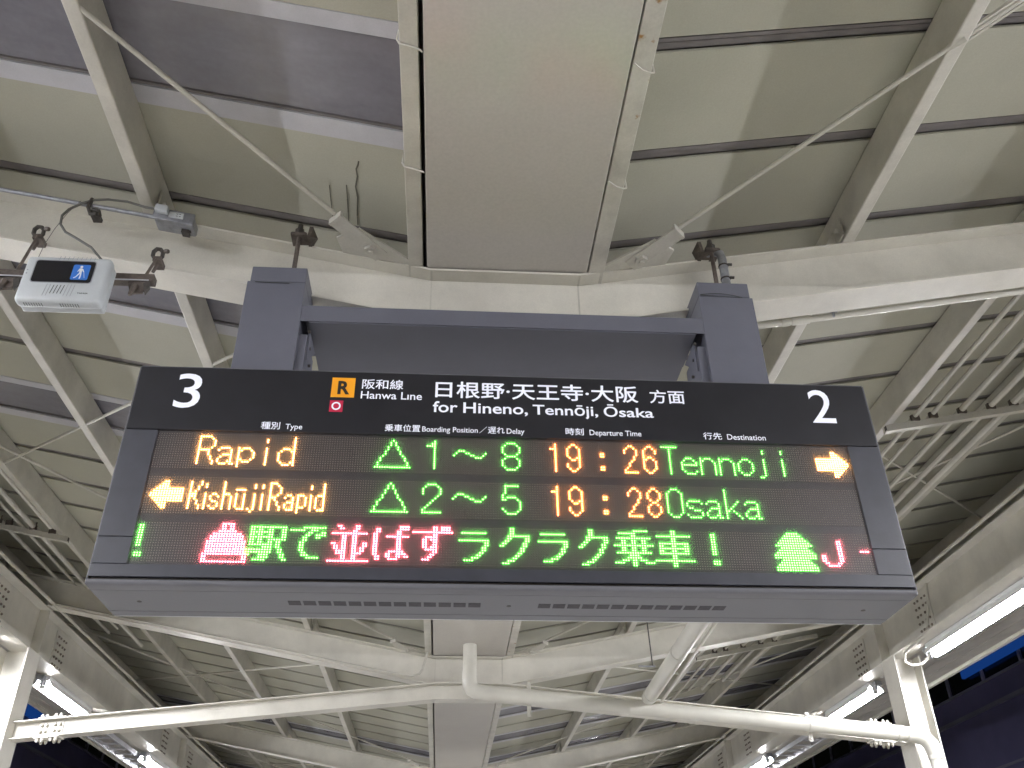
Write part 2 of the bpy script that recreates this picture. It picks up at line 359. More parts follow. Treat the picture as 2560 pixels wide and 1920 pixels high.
def tiebeam(y, label):
    t = thing('tie_beam', label, 'beam', (XC, y, 2.1), 'tie beams between columns')
    def zt(x): return 2.192 - .098*max(0, abs(x-XC)-.30)
    xs = [-3.68, XC-.3, XC+.3, 4.165]
    def strip(d0, d1, ya, yb, xx=xs):
        m = MB()
        for a, b in zip(xx, xx[1:]): m.slopebox(a, b, ya, yb, zt, d0, d1)
        return m
    part(strip(-.009, 0, y-.07, y+.07), 'top_flange', M['steel'], t)
    part(strip(-.139, -.0095, y-.004, y+.004), 'web', M['steel'], t)
    part(strip(-.148, -.1395, y-.07, y+.07), 'bottom_flange', M['steel'], t)
    for x0, x1 in ((-3.48, -3.28), (3.84, 4.04)):
        part(strip(.0005, .010, y-.07, y+.07, [x0, x1]), 'splice_plate', M['steel'], t)
        part(strip(-.160, -.1485, y-.07, y+.07, [x0, x1]), 'splice_plate', M['steel'], t)
        part(strip(-.125, -.02, y-.014, y-.0045, [x0, x1]), 'splice_plate', M['steel'], t)
        m = MB()
        bs = [x0+.025, x0+.065, x0+.135, x0+.175]
        bolts(m, [(x, y+dy, zt(x)+.010) for x in bs for dy in (-.05, .045)], (0, 0, 1), .014, .028)
        bolts(m, [(x, y+dy, zt(x)-.160) for x in bs for dy in (-.05, .045)], (0, 0, -1), .014, .030)
        bolts(m, [(x, y-.014, zt(x)+dz) for x in bs for dz in (-.048, -.098)], (0, -1, 0), .014, .026)
        part(m, 'splice_bolts', M['steel'], t)['kind'] = 'stuff'
for y, lb in ((-2.53, 'cream tie beam between the columns behind the camera'), (8.36, 'cream tie beam crossing the lower picture with a bolted joint at its left end'), (19.43, 'cream tie beam far down the platform')): tiebeam(y, lb)

# ------------------------------------------------------------------ bracing rods
def brace(s, y0, y1, label, tb=False):
    """rod from the gusset beside the gutter at frame y0 outwards to frame y1"""
    d = 1 if y1 > y0 else -1
    a = Vector((XC+s*.56, y0+d*.145, 0)); b = Vector((XC+s*4.9, y0+d*4.44, 0))
    u = (b-a).normalized(); q = Vector((-u.y, u.x, 0))
    P = lambda v, dz=.014: Vector((v.x, v.y, ztf(v.x)+dz))
    t = thing('brace_rod', label, 'brace', tuple(P(a)), 'diagonal bracing rods under the roof')
    mb = MB(); mb.tube([P(a+u*.16), P(b)], .0095, 8); part(mb, 'rod', M['steel2'], t, smooth=True)
    yf = y0+d*.076
    poly = [(XC+s*.36, yf), (XC+s*.68, yf), (XC+s*.70, yf+d*.085), (XC+s*.60, yf+d*.165)]
    mb = MB(); mb.prism([(x, y, ztf(x)-.006) for x, y in poly], (0, 0, .009)); part(mb, 'gusset_plate', M['steel2'], t)
    c0, c1 = a-u*.06, a+u*.18
    sl = (P(c1)-P(c0)).normalized()
    mb = MB(); mb.bar(P(c0, -.012), P(c1, -.012), q*.036, Vector((0,0,.004))); part(mb, 'clevis', M['steel2'], t, bevel=.002)
    mb = MB(); mb.bar(P(c1, -.004), P(c1+u*.012, -.004), q*.036, Vector((0,0,.014))); part(mb, 'clevis_end', M['steel2'], t)
    mb = MB(); pb = P(a, -.016); mb.tube([pb, pb-Vector((0,0,.016))], .027, 6); mb.tube([pb-Vector((0,0,.016)), pb-Vector((0,0,.026))], .011, 8); part(mb, 'bolt', M['steel2'], t)
    if tb:
        m0 = a+u*1.36
        mb = MB()
        for k in (-1, 1): mb.bar(P(m0+q*.02*k), P(m0+u*.42+q*.02*k), q*.0045, Vector((0,0,.006)))
        mb.tube([P(m0-u*.05), P(m0+u*.01)], [.013, .022], 8); mb.tube([P(m0+u*.41), P(m0+u*.46)], [.022, .013], 8)
        part(mb, 'turnbuckle', M['steel2'], t)
fn = ['behind the camera', 'above the departure board', 'beyond the board', 'at the third rafter', 'at the fourth rafter', 'at the fifth rafter']
for i in range(5):
    for s, sd in ((-1, 'left'), (1, 'right')):
        if i: brace(s, FR[i], FR[i-1], '%s diagonal rod leading back towards the camera from its gusset %s' % (sd, fn[i]), tb=(i == 1 and s == 1))
        brace(s, FR[i], FR[i+1], '%s diagonal rod leading away from the camera, gusset %s' % (sd, fn[i]))

# ------------------------------------------------------------------ conduits hanging on trapeze channels
for s, xs, rr, y0, y1, chs, sd in ((1, [2.91, 3.035, 3.235, 3.44, 3.60], [.014, .014, .019, .019, .024], -6, 12.0, (4.73, 9.69), 'right'),
                       (-1, [-3.24, -3.40, -3.69, -3.60], [.014, .022, .016, .012], -6, 10.5, (1.6, 7.07), 'left')):
    o = ['first', 'second', 'third', 'fourth', 'fifth']
    for i, (x, r) in enumerate(zip(xs, rr)):
        if s < 0 and i == 3: x = -3.52
        y1b = (7.0 if (s < 0 and i == 0) else (6.0 if (s > 0 and i == 1) else y1 - .25*i))
        if s > 0 and i == 1: y1b = 11.4
        z = ztf(x)-.0-r*.2
        mb = MB(); pts = [(x, y, z+.003*math.sin(y*1.7+i)) for y in np.arange(y0, y1b+.01, 1.5)]
        if abs(pts[-1][1]-y1b) > .01: pts.append((x, y1b, z))
        mb.tube(pts, r, 8)
        tag(mb.build('conduit_pipe', M['steel2'], org=(x, 3, z), smooth=True), '%s of the parallel cream conduits under the roof on the %s, counted from the gutter' % (o[i], sd), 'pipe', 'parallel conduits under the roof')
    for k, y in enumerate(chs):
        xa, xb = (2.70, 4.1) if s > 0 else (-3.78, -3.10)
        t = thing('hanger_channel', 'cream channel carrying the conduits on the %s, %s one' % (sd, ('nearer', 'farther')[k]), 'bracket', ((xa+xb)/2, y, 2.9), 'channels carrying conduits')
        mb = MB(); mb.hexa([(xa,y-.02,ztf(xa)-.075),(xb,y-.02,ztf(xb)-.075),(xb,y+.02,ztf(xb)-.075),(xa,y+.02,ztf(xa)-.075),(xa,y-.02,ztf(xa)-.03),(xb,y-.02,ztf(xb)-.03),(xb,y+.02,ztf(xb)-.03),(xa,y+.02,ztf(xa)-.03)])
        part(mb, 'channel', M['steel2'], t)
        mb = MB(); mb.box(xa-.001 if s > 0 else xb-.001, xa+.004 if s > 0 else xb+.004, y-.022, y-.002, ztf(xa if s > 0 else xb)-.068, ztf(xa if s > 0 else xb)-.038); part(mb, 'open_end', M['dark'], t)
        mb = MB()
        for x, r in zip(xs, rr):
            z = ztf(x)
            mb.box(x-.026, x+.026, y-.028, y-.006, z-.032, z+.006); mb.box(x+.018, x+.026, y-.03, y-.022, z-.03, z+.03)
        part(mb, 'pipe_saddles', M['brown'], t)['kind'] = 'stuff'
# single conduits
x0, x1 = 1.05, 6.0
zb = lambda x: 2.397+.195*(x-1.477)
t = thing('conduit_pipe', 'cream conduit with coupling slung under the near rafter to the right of the board', 'pipe', (1.5, 3.1, 2.4))
mb = MB(); mb.tube([(x0, 3.1, zb(x0)), (x1, 3.1, zb(x1))], .0155, 10); part(mb, 'pipe', M['pipe'], t, smooth=True)
mb = MB(); mb.tube([(1.43, 3.1, zb(1.43)), (1.465, 3.1, zb(1.465))], .019, 10); mb.tube([(1.475, 3.1, zb(1.475)), (1.56, 3.1, zb(1.56))], .0195, 10); part(mb, 'coupling', M['pipe'], t, smooth=True)
mb = MB(); mb.tube([(1.665, 3.075, zb(1.66)-.02), (1.665, 3.07, zb(1.66)+.018), (1.66, 3.03, zb(1.66)+.022)], .006, 6); mb.box(1.64, 1.685, 3.03, 3.08, zb(1.66)+.006, zb(1.66)+.026); mb.tube([(1.655, 3.06, zb(1.66)+.02), (1.70, 3.02, zb(1.66)+.035)], .005, 6); part(mb, 'pipe_clamp', M['galv'], t)
mb = MB()
pts = [(-.188, 8.3, 2.9), (-.188, 8.3, 2.79), (-.171, 8.3, 2.626), (-.187, 8.3, 2.45), (-.199, 8.28, 2.391), (-.222, 8.28, 2.30), (-.25, 8.28, 2.262), (-.307, 8.28, 2.244), (-.5, 8.29, 2.272), (-.812, 8.3, 2.333), (-1.396, 8.3, 2.45), (-2.035, 8.3, 2.572), (-3.6, 8.3, 2.876)]
mb.tube(pts, .011, 8); tag(mb.build('cable', M['steel2'], org=(-.2, 8.3, 2.5), smooth=True), 'thin cream cable curving down beside the gutter and along the rafter, lower left of centre', 'cable')

# ------------------------------------------------------------------ rainwater pipes
yd = 8.05
zp = lambda x: 2.045 - .0903*(x-.30)
t = thing('drain_pipe', 'cream rainwater pipe dropping from the gutter and running to the right column', 'pipe', (.2, yd, 2.1))
mb = MB(); mb.tube([(.2, yd, 2.47), (.2, yd, 2.16)], .061, 20); part(mb, 'drop', M['pipe'], t, smooth=True)
mb = MB(); mb.tube([(.2, yd, 2.215), (.2, yd, 2.15), (.206, yd, 2.105), (.225, yd, 2.07), (.262, yd, 2.05), (.33, yd, 2.043)], .066, 20); part(mb, 'elbow', M['pipe'], t, smooth=True)
mb = MB(); mb.tube([(.30, yd, zp(.30)), (4.12, yd, zp(4.12))], .062, 24); part(mb, 'run', M['pipe'], t, smooth=True)
for a, b, r in ((.33, .40, .067), (.705, .745, .066), (1.60, 1.93, .0655), (3.17, 3.215, .066), (3.95, 3.985, .067)):
    mb = MB(); mb.tube([(a, yd, zp(a)), (b, yd, zp(b))], r, 24); part(mb, 'collar', M['pipe'], t, smooth=True)
for x, dz in ((.725, .17), (3.195, .14)):
    mb = MB(); mb.box(x-.018, x+.018, yd+.055, yd+.062, zp(x)-dz*.9, zp(x)+dz*.85); mb.tube([(x, yd+.054, zp(x)+dz*.72), (x, yd+.045, zp(x)+dz*.72)], .010, 6); mb.tube([(x, yd+.054, zp(x)-dz*.74), (x, yd+.045, zp(x)-dz*.74)], .010, 6)
    part(mb, 'bracket', M['pipe'], t)
z4_ = zp(4.12)
mb = MB(); mb.tube([(4.03, yd, zp(4.03)), (4.12, yd, z4_), (4.19, yd, z4_-.022), (4.235, yd, z4_-.075), (4.255, yd, z4_-.16)], .068, 20); part(mb, 'elbow', M['pipe'], t, smooth=True)
mb = MB(); mb.tube([(4.255, yd, z4_-.10), (4.262, yd, -1.5)], .061, 20); part(mb, 'downpipe', M['pipe'], t, smooth=True)
mb = MB(); mb.tube([(4.255, yd, z4_-.14), (4.255, yd, z4_-.20)], .068, 20); part(mb, 'collar', M['pipe'], t, smooth=True)
t = thing('drain_pipe', 'thick cream rainwater pipe slanting down from behind the board into the horizontal pipe', 'pipe', (1.7, 6, 1.95))
A_, B_ = Vector((1.765, 8.02, 1.99)), Vector((1.60, 3.75, 1.925))
mb = MB(); mb.tube([A_, B_], .0605, 24); part(mb, 'run', M['pipe'], t, smooth=True)
mb = MB(); mb.tube([B_, B_+Vector((-.03, -.12, 0)), B_+Vector((-.14, -.17, .0)), (.25, 3.55, 1.97), (.2, 3.55, 2.02), (.2, 3.55, 2.46)], .058, 16); part(mb, 'branch', M['pipe'], t, smooth=True)
for k in (.03, .33):
    p = A_.lerp(B_, k); q = A_.lerp(B_, k+.012); mb = MB(); mb.tube([p, q], .0655, 24); part(mb, 'collar', M['pipe'], t, smooth=True)
mb = MB(); mb.tube([(1.875, 8.0, 1.96), (1.71, 3.75, 1.935)], .011, 8); tag(mb.build('conduit_pipe', M['pipe'], org=(1.8, 6, 1.95), smooth=True), 'thin shiny cream conduit along the right side of the slanting rainwater pipe', 'pipe')
t = thing('hanger_rod', 'thin dark hanging rod with a small bracket beside the slanting rainwater pipe', 'rod', (1.64, 7.2, 2.05))
mb = MB(); mb.tube([(1.645, 7.2, 2.045), (1.625, 7.2, 2.62)], .0055, 6); part(mb, 'rod', M['dark'], t, smooth=True)
mb = MB(); mb.box(1.53, 1.665, 7.19, 7.21, 2.034, 2.044); part(mb, 'bracket', M['galv'], t)

# ------------------------------------------------------------------ strip lights under the girders
def lamp(x, y0, y1, label):
    yc = (y0+y1)/2; t = thing('strip_light', label, 'light', (x, yc, 2.40), 'strip lights under the girders')
    mb = MB(); mb.box(x-.055, x+.055, y0-.03, y1+.03, 2.412, 2.442); mb.hexa([(x-.03,y0-.03,2.392),(x+.03,y0-.03,2.392),(x+.03,y1+.03,2.392),(x-.03,y1+.03,2.392),(x-.055,y0-.03,2.4118),(x+.055,y0-.03,2.4118),(x+.055,y1+.03,2.4118),(x-.055,y1+.03,2.4118)])
    part(mb, 'batten', M['batten'], t)
    for k in (-1, 1):  # wings added beside the tube to screen the roof from its direct light
        mb = MB(); mb.hexa([(x+k*.050,y0-.02,2.411),(x+k*.054,y0-.02,2.411),(x+k*.054,y1+.02,2.411),(x+k*.050,y1+.02,2.411)][::k]+[(x+k*.086,y0-.02,2.351),(x+k*.090,y0-.02,2.351),(x+k*.090,y1+.02,2.351),(x+k*.086,y1+.02,2.351)][::k])
        part(mb, 'reflector_shield', M['batten'], t)
    mb = MB(); mb.tube([(x, y0, 2.352), (x, y0+.02, 2.352), (x, y1-.02, 2.352), (x, y1, 2.352)], [.028, .038, .038, .028], 14); part(mb, 'tube', M['tube'], t, smooth=True)  # thicker than a real tube, so its bloom is in the shape
    for y in (y0-.012, y1+.012):
        mb = MB(); mb.box(x-.026, x+.026, y-.011, y+.011, 2.326, 2.391); part(mb, 'lamp_holder', M['batten'], t)
    for y in (y0-.10, y1+.10):
        mb = MB(); mb.box(x-.035, x+.035, y-.03, y+.03, 2.39, 2.43); mb.tube([(x-.03, y-.02, 2.39), (x-.03, y-.02, 2.35)], .007, 6); mb.tube([(x+.02, y+.01, 2.39), (x+.02, y+.01, 2.36)], .007, 6); mb.tube([(x-.02, y, 2.37), (x+.03, y+.02, 2.345)], .009, 6)
        part(mb, 'end_bracket', M['galv'], t)
LY = [(-5.3, -2.9), (-1.65, .75), (2.0, 3.2), (5.45, 7.82), (9.15, 10.35), (12.75, 13.95), (16.35, 17.55), (19.95, 21.15), (23.6, 24.8)]
ln = ['second one behind the camera', 'one just behind the camera', 'one beside the camera', 'one beside the departure board before the column', 'one just beyond the column', 'next one after that', 'seventh down the row', 'eighth down the row', 'farthest in the row']
for k, (a, b) in enumerate(LY):
    for x, sd in ((-3.875, 'left'), (4.36, 'right')):
        lamp(x, a, b, 'lit fluorescent strip light under the %s girder, %s' % (sd, ln[k]))
mb = MB()
mb.tube([(4.245, 7.45, 2.87), (4.245, 7.48, 2.75), (4.243, 7.52, 2.66), (4.243, 7.575, 2.58), (4.24, 7.60, 2.52), (4.22, 7.66, 2.455), (4.17, 7.78, 2.42), (4.14, 7.92, 2.385), (4.16, 8.0, 2.33), (4.22, 8.0, 2.295), (4.30, 7.97, 2.30), (4.35, 7.93, 2.34), (4.36, 7.90, 2.38)], .012, 8)
tag(mb.build('cable', M['pipe'], org=(4.2, 7.8, 2.4), smooth=True), 'looped cream cable feeding the end of the strip light by the right column', 'cable')
for s, x, sd in ((-1, -4.12, 'left'), (1, 4.62, 'right')):
    t = thing('cable_ladder', 'grey cable ladder rack outside the %s girder beyond the column' % sd, 'cable ladder', (x, 13, 2.5), 'cable ladders outside the girders')
    for dx in (-.13, .13):
        mb = MB(); mb.box(x+dx-.012, x+dx+.012, 11.3, 17, 2.40, 2.45); part(mb, 'side_rail', M['alu'], t)
    for k in range(18):
        y = 11.4+k*.32; mb = MB(); mb.box(x-.118, x+.118, y, y+.05, 2.41, 2.43); part(mb, 'rung', M['alu'], t)

# ------------------------------------------------------------------ buildings across the tracks
def building(x, s, y0, y1, zs, label, blue):
    t = thing('opposite_building', label, 'building', (x, y0, -2.7))
    zw0, zw1, zl = zs
    mb = MB(); mb.box(min(x, x+s*6), max(x, x+s*6), y0, y1, -2.7, 11); part(mb, 'wall', M['facade'], t)
    mb = MB(); mb.box(min(x-s*.10, x), max(x-s*.10, x), y0, y1, zl-.06, zl+.03); part(mb, 'ledge', M['ledge'], t)
    mb = MB(); mb.box(min(x-s*.06, x), max(x-s*.06, x), y0, y1, zw0-.05, zw0); part(mb, 'sill', M['ledge'], t)
    mb = MB(); mb.box(min(x-s*.06, x), max(x-s*.06, x), y0, y1, zl-1.45, zl-1.40); part(mb, 'ledge', M['ledge'], t)
    y = y0
    while y < y1-1.8:
        mb = MB(); mb.box(min(x-s*.02, x-s*.01), max(x-s*.02, x-s*.01), y+.06, y+1.74, zw0, zw1); part(mb, 'window', M['pane'], t)
        mb = MB(); mb.box(min(x-s*.07, x), max(x-s*.07, x), y-.05, y+.05, zw0, zw1+.1); part(mb, 'mullion', M['ledge'], t)
        y += 1.8
    for a, b, z0, z1 in blue:
        mb = MB(); mb.box(min(x-s*.16, x-s*.08), max(x-s*.16, x-s*.08), a, b, z0, z1); part(mb, 'blue_band', M['blueband'], t)  # plain blue emissive box standing before the windows
building(14, 1, 5, 56, (6.23, 6.9, 5.6), 'dark building across the right track with window row and blue lit band', [(14, 23.8, 6.47, 6.86)])
building(-13, -1, 5, 60, (6.9, 7.5, 6.05), 'dark building across the left track with blue lit patch', [(27.5, 31.6, 6.78, 7.45)])

# ================================================================== the departure board
BX0, BX1, BY, BZ0, BZ1, BD = -1.0985, 1.4995, 2.697, 1.0235, 1.796, .285
bd = thing('departure_board', 'dark hanging departure board with lit dot matrix train times', 'sign', (XC, BY, 1.0))
zu = 1.000
mb = MB(); mb.box(BX0+.004, BX1-.004, BY+.012, BY+BD-.003, zu+.004, BZ1-.003); part(mb, 'housing', M['cover'], bd, bevel=.006, label='grey painted back box of the board')
# front frame pieces
mb = MB(); mb.box(BX0, BX1, BY, BY+.02, 1.5425, BZ1); part(mb, 'header_panel', M['header'], bd, bevel=.004)
mb = MB(); mb.box(BX0, BX1, BY+.004, BY+BD, BZ1, BZ1+.0035); part(mb, 'top_edge', M['cover'], bd)
RX0, RX1, RZ0, RZ1 = -.9915, 1.3865, 1.065, 1.5405
for a, b in ((BX0, RX0), (RX1, BX1)):
    mb = MB(); mb.box(a, b, BY+.0005, BY+.02, 1.1555, 1.5405); part(mb, 'side_panel', M['frame'], bd, bevel=.0015)
    mb = MB(); mb.box(a, b, BY+.0005, BY+.02, 1.0655, 1.1540); part(mb, 'side_panel', M['frame'], bd, bevel=.0015)
mb = MB(); mb.box(BX0, BX1, BY, BY+.02, BZ0, 1.0645); part(mb, 'lower_rail', M['frame'], bd, bevel=.0015)
mb = MB(); mb.box(BX0+.003, BX1-.003, BY+.010, BY+.03, 1.0140, 1.0234); part(mb, 'shadow_gap', M['black'], bd)
# rounded bottom edge and bottom cover, made as a profile pushed along x
prof = [(BY+.001, 1.0138), (BY-.0005, 1.010), (BY+.0005, 1.005), (BY+.004, 1.0005), (BY+.012, .9975), (BY+.048, .9970), (BY+.048, 1.0), (BY+.048, 1.012), (BY+.02, 1.0138)]
mb = MB(); mb.prism([(BX0-.001, y, z) for y, z in prof], (BX1-BX0+.002, 0, 0)); part(mb, 'bottom_lip', M['cover'], bd, smooth=True)
mb = MB(); mb.box(BX0, BX1, BY+.0495, BY+.2375, .9968, 1.003); part(mb, 'bottom_cover', M['cover'], bd)
mb = MB(); mb.box(BX0, BX1, BY+.2410, BY+BD, .9968, 1.004); part(mb, 'bottom_cover', M['cover'], bd)
mb = MB(); mb.box(BX0+.002, BX1-.002, BY+BD, BY+BD+.004, .9955, 1.004); part(mb, 'rear_glint', M['batten'], bd)  # white strip painting the sparkle along the rear bottom edge
mb = MB(); mb.box(BX0+.01, BX1-.01, BY+.044, BY+.246, .9995, 1.0035); part(mb, 'cover_seam', M['black'], bd)
for x0, x1 in ((-.512, .099), (.290, .905)):
    n = 13; p = (x1-x0+.012)/n
    for k in range(n):
        a = x0+k*p; mb = MB(); mb.box(a, a+p-.0085, BY+.124, BY+.163, .9962, .9972); part(mb, 'vent_slot', M['slot'], bd)  # dark plates on the surface stand for the shade inside the slots
for x in (-.979, .195, 1.379):
    mb = MB(); mb.tube([(x, BY+.148, .9972), (x, BY+.148, .9960)], .0075, 12); part(mb, 'screw_hole', M['black'], bd)
for s, x in ((-1, BX0), (1, BX1)):                         # end caps: bright thin edge
    mb = MB(); mb.box(x-.0035 if s < 0 else x, x if s < 0 else x+.0035, BY+.002, BY+BD, .999, BZ1-.002); part(mb, 'end_cap', M['cover'], bd, bevel=.001)
# display: three module rows
PXP, PZP, XA = .00825, .00845, -.9862
YF = BY+.0085
mb = MB(); mb.box(RX0-.004, RX1+.004, BY+.0095, BY+.019, RZ0-.004, RZ1+.004); part(mb, 'display_backing', M['bridge'], bd)
ZT = [1.5312, 1.3685, 1.2055]
rows = []
for r in range(3):
    mb = MB(); mb.box(RX0+.0005, RX1-.0005, YF, YF+.003, ZT[r]-15*PZP-.0055, ZT[r]+.0055)
    rows.append(part(mb, 'display_row', M['panel'], bd, label=['top display row', 'middle display row', 'bottom display row with the scrolling message'][r]))
mb = MB(); mb.hexa([(RX1-.030,BY+.004,RZ0),(RX1,BY+.004,RZ0),(RX1,BY+.009,RZ0),(RX1-.030,BY+.009,RZ0),(RX1-.002,BY+.004,RZ0+.16),(RX1,BY+.004,RZ0+.16),(RX1,BY+.009,RZ0+.16),(RX1-.002,BY+.009,RZ0+.16)])
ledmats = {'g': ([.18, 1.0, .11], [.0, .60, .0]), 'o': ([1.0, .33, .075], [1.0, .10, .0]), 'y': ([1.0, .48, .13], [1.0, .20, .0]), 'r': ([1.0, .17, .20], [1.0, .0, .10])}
LM = {k: (glow('led_core_'+k, a, {'g': 11., 'o': 19., 'y': 20., 'r': 20.}[k]), glow('led_halo_'+k, b, {'g': 1.8, 'o': 2.6, 'y': 2.4, 'r': 2.8}[k])) for k, (a, b) in ledmats.items()}
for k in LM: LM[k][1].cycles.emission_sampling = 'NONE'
lit = [set(), set(), set()]
def glyph(row, dots, col, label):
    """one lit character: for every lit diode a dome on a wider disc that paints its halo"""
    dots = [(c, r) for c, r in dots if 0 <= c < 288 and 0 <= r < 16 and (c, r) not in lit[row]]
    if not dots: return
    mb = MB()
    for c, r in dots:
        lit[row].add((c, r)); x = XA+c*PXP; z = ZT[row]-r*PZP
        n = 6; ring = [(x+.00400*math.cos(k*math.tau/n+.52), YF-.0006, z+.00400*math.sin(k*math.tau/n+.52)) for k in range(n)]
        mb.cur = 1; mb.add(ring, [tuple(range(n))])  # flat emissive disc: the halo around the diode put into colour
        ring = [(x+.0025*math.cos(k*math.tau/n), YF-.0010, z+.0025*math.sin(k*math.tau/n)) for k in range(n)]
        mb.cur = 0; mb.add(ring+[(x, YF-.0052, z)], [(k, (k+1) % n, n) for k in range(n)])
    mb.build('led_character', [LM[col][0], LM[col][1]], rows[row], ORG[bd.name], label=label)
def D(c0, r0, *ls): return [(c0+i, r0+j) for j, l in enumerate(ls) for i, ch in enumerate(l) if ch == 'X']
def R(**k):                                                # row: list of columns / ranges, e.g. {3:[(5,9),12]}
    pass
def rc(spec):
    out = []
    for r, cols in spec.items():
        for c in cols:
            if isinstance(c, tuple): out += [(k, r) for k in range(c[0], c[1]+1)]
            else: out.append((c, r))
    return out
def col(c, a, b): return [(c, r) for r in range(a, b+1)]
# --- upper row
glyph(0, D(17, 1, 'XXXXX', 'X....X', 'X.....X', 'X.....X', 'X.....X', 'X....X', 'XXXXX', 'X...X', 'X...X', 'X....X', 'X....X', 'X.....X', 'X.....X'), 'y', 'letter R')
A7 = ['.XXXX', 'X....X', '.....X', '..XXXX', '.X...X', 'X....X', 'X...XX', '.XXX.XX']
glyph(0, D(25, 6, *A7), 'y', 'letter a')
glyph(0, D(33, 6, 'X.XXX', 'XX...X', 'X.....X', 'X.....X', 'X.....X', 'XX...X', 'X.XXX', 'X', 'X'), 'y', 'letter p')
glyph(0, col(44, 2, 3)+col(44, 6, 13), 'y', 'letter i')
glyph(0, col(55, 1, 13)+D(49, 6, '..XXX', '.X...X', 'X', 'X', 'X', 'X', '.X...X', '..XXX'), 'y', 'letter d')
def tri(row):
    s = {1: [95], 2: [94, 96], 3: [94, 96], 4: [93, 97], 5: [93, 97], 6: [92, 98], 7: [92, 98], 8: [91, 99], 9: [90, 100], 10: [90, 100], 11: [89, 101], 12: [89, 101], 13: [(88, 102)]}
    glyph(row, rc(s), 'g', 'green triangle')
def wave(row): glyph(row, rc({7: [120, 127, 128, 132], 6: [121, 125, 126, 133], 5: [(122, 124)], 8: [(129, 131)]}), 'g', 'green wave dash')
tri(0); glyph(0, col(112, 1, 13)+[(111, 2)]+[(c, 3) for c in (109, 110, 111)], 'g', 'figure 1'); wave(0)
glyph(0, rc({1: [(142, 145)], 2: [141, 146], 3: [140, 147], 4: [140, 147], 5: [140, 147], 6: [141, 146], 7: [(142, 145)], 8: [141, 146], 9: [140, 147], 10: [140, 147], 11: [140, 147], 12: [141, 146], 13: [(142, 145)]}), 'g', 'figure 8')
def nineteen(row):
    glyph(row, col(162, 1, 13)+[(161, 3), (160, 3)], 'o', 'figure 1')
    glyph(row, rc({1: [169, 170], 2: [168, 171], 3: [167, 172], 4: [167, 172], 5: [167, 172], 6: [167, 172], 7: [168, 171, 172], 8: [169, 170, 172], 9: [172], 10: [167, 172], 11: [167, 172], 12: [168, 171], 13: [169, 170]}), 'o', 'figure 9')
    glyph(row, rc({5: [181, 182], 6: [181, 182], 11: [181, 182], 12: [181, 182]}), 'o', 'colon')
    glyph(row, rc({1: [193, 194], 2: [192, 195], 3: [191, 196], 4: [191, 196], 5: [196], 6: [195], 7: [195], 8: [194], 9: [193], 10: [193], 11: [192], 12: [191], 13: [(191, 196)]}), 'o', 'figure 2')
nineteen(0); nineteen(1)
glyph(0, rc({1: [201, 202], 2: [200, 203], 3: [199, 204], 4: [199, 204], 5: [199], 6: [199, 201, 202], 7: [199, 200, 203], 8: [199, 204], 9: [199, 204], 10: [199, 204], 11: [199, 204], 12: [200, 203], 13: [201, 202]}), 'o', 'figure 6')
glyph(0, [(c, 1) for c in range(207, 214)]+col(210, 2, 13), 'g', 'letter T')
glyph(0, D(215, 6, '..XXX', '.X...X', 'X.....X', 'XXXXXXX', 'X', 'X', '.X....X', '..XXXX'), 'g', 'letter e')
for c in (223, 231): glyph(0, D(c, 6, 'X.XXX', 'XX...X', *['X.....X']*6), 'g', 'letter n')
glyph(0, D(239, 6, '..XXX', '.X...X', 'X.....X', 'X.....X', 'X.....X', 'X.....X', '.X...X', '..XXX'), 'g', 'letter o')
glyph(0, col(250, 2, 3)+col(250, 6, 13)+[(248, 14), (249, 14)], 'g', 'letter j')
glyph(0, col(258, 2, 3)+col(258, 6, 13), 'g', 'letter i')
ar = {2: (7, 8), 3: (6, 8), 4: (5, 8), 5: (4, 14), 6: (3, 14), 7: (2, 14), 8: (2, 14), 9: (3, 14), 10: (4, 14), 11: (5, 8), 12: (6, 8), 13: (7, 8)}
glyph(0, [(288-k, r) for r, (a, b) in ar.items() for k in range(a, b+1+(1 if b == 14 else 0))], 'y', 'arrow pointing right')
# --- middle row
glyph(1, [(k, r) for r, (a, b) in ar.items() for k in range(a, b+1)], 'y', 'arrow pointing left')
glyph(1, col(17, 2, 13)+rc({2: [21], 3: [21], 4: [20], 5: [20], 6: [19], 7: [18, 19], 8: [18, 19], 9: [19], 10: [20], 11: [20], 12: [21], 13: [21]}), 'y', 'letter K')
glyph(1, col(23, 3, 4)+col(23, 7, 13), 'y', 'letter i')
glyph(1, rc({7: [26, 27], 8: [25, 28], 9: [25], 10: [26, 27], 11: [28], 12: [25, 28], 13: [26, 27]}), 'y', 'letter s')
glyph(1, col(30, 2, 13)+[(31, 7), (32, 7)]+col(33, 8, 13), 'y', 'letter h')
glyph(1, [(c, 5) for c in range(35, 39)]+col(35, 7, 12)+col(38, 7, 13)+[(36, 13), (37, 13)], 'y', 'letter u with macron')
glyph(1, col(42, 3, 4)+col(42, 7, 13)+[(40, 13), (41, 14)], 'y', 'letter j')
glyph(1, col(45, 3, 4)+col(45, 7, 13), 'y', 'letter i')
glyph(1, col(48, 2, 13)+rc({2: [49, 50], 3: [51], 4: [52], 5: [52], 6: [52], 7: [51], 8: [49, 50], 9: [50], 10: [51], 11: [51], 12: [52], 13: [52]}), 'y', 'letter R')
glyph(1, rc({7: [55, 56], 8: [54, 57], 9: [57], 10: [55, 56, 57], 11: [54, 57], 12: [54, 57], 13: [55, 56, 57]}), 'y', 'letter a')
glyph(1, col(59, 7, 14)+[(60, 7), (61, 7)]+col(62, 8, 11)+[(60, 12), (61, 12)], 'y', 'letter p')
glyph(1, col(64, 3, 4)+col(64, 7, 13), 'y', 'letter i')
glyph(1, col(69, 2, 13)+[(67, 7), (68, 7)]+col(66, 8, 12)+[(67, 13), (68, 13)], 'y', 'letter d')
tri(1)
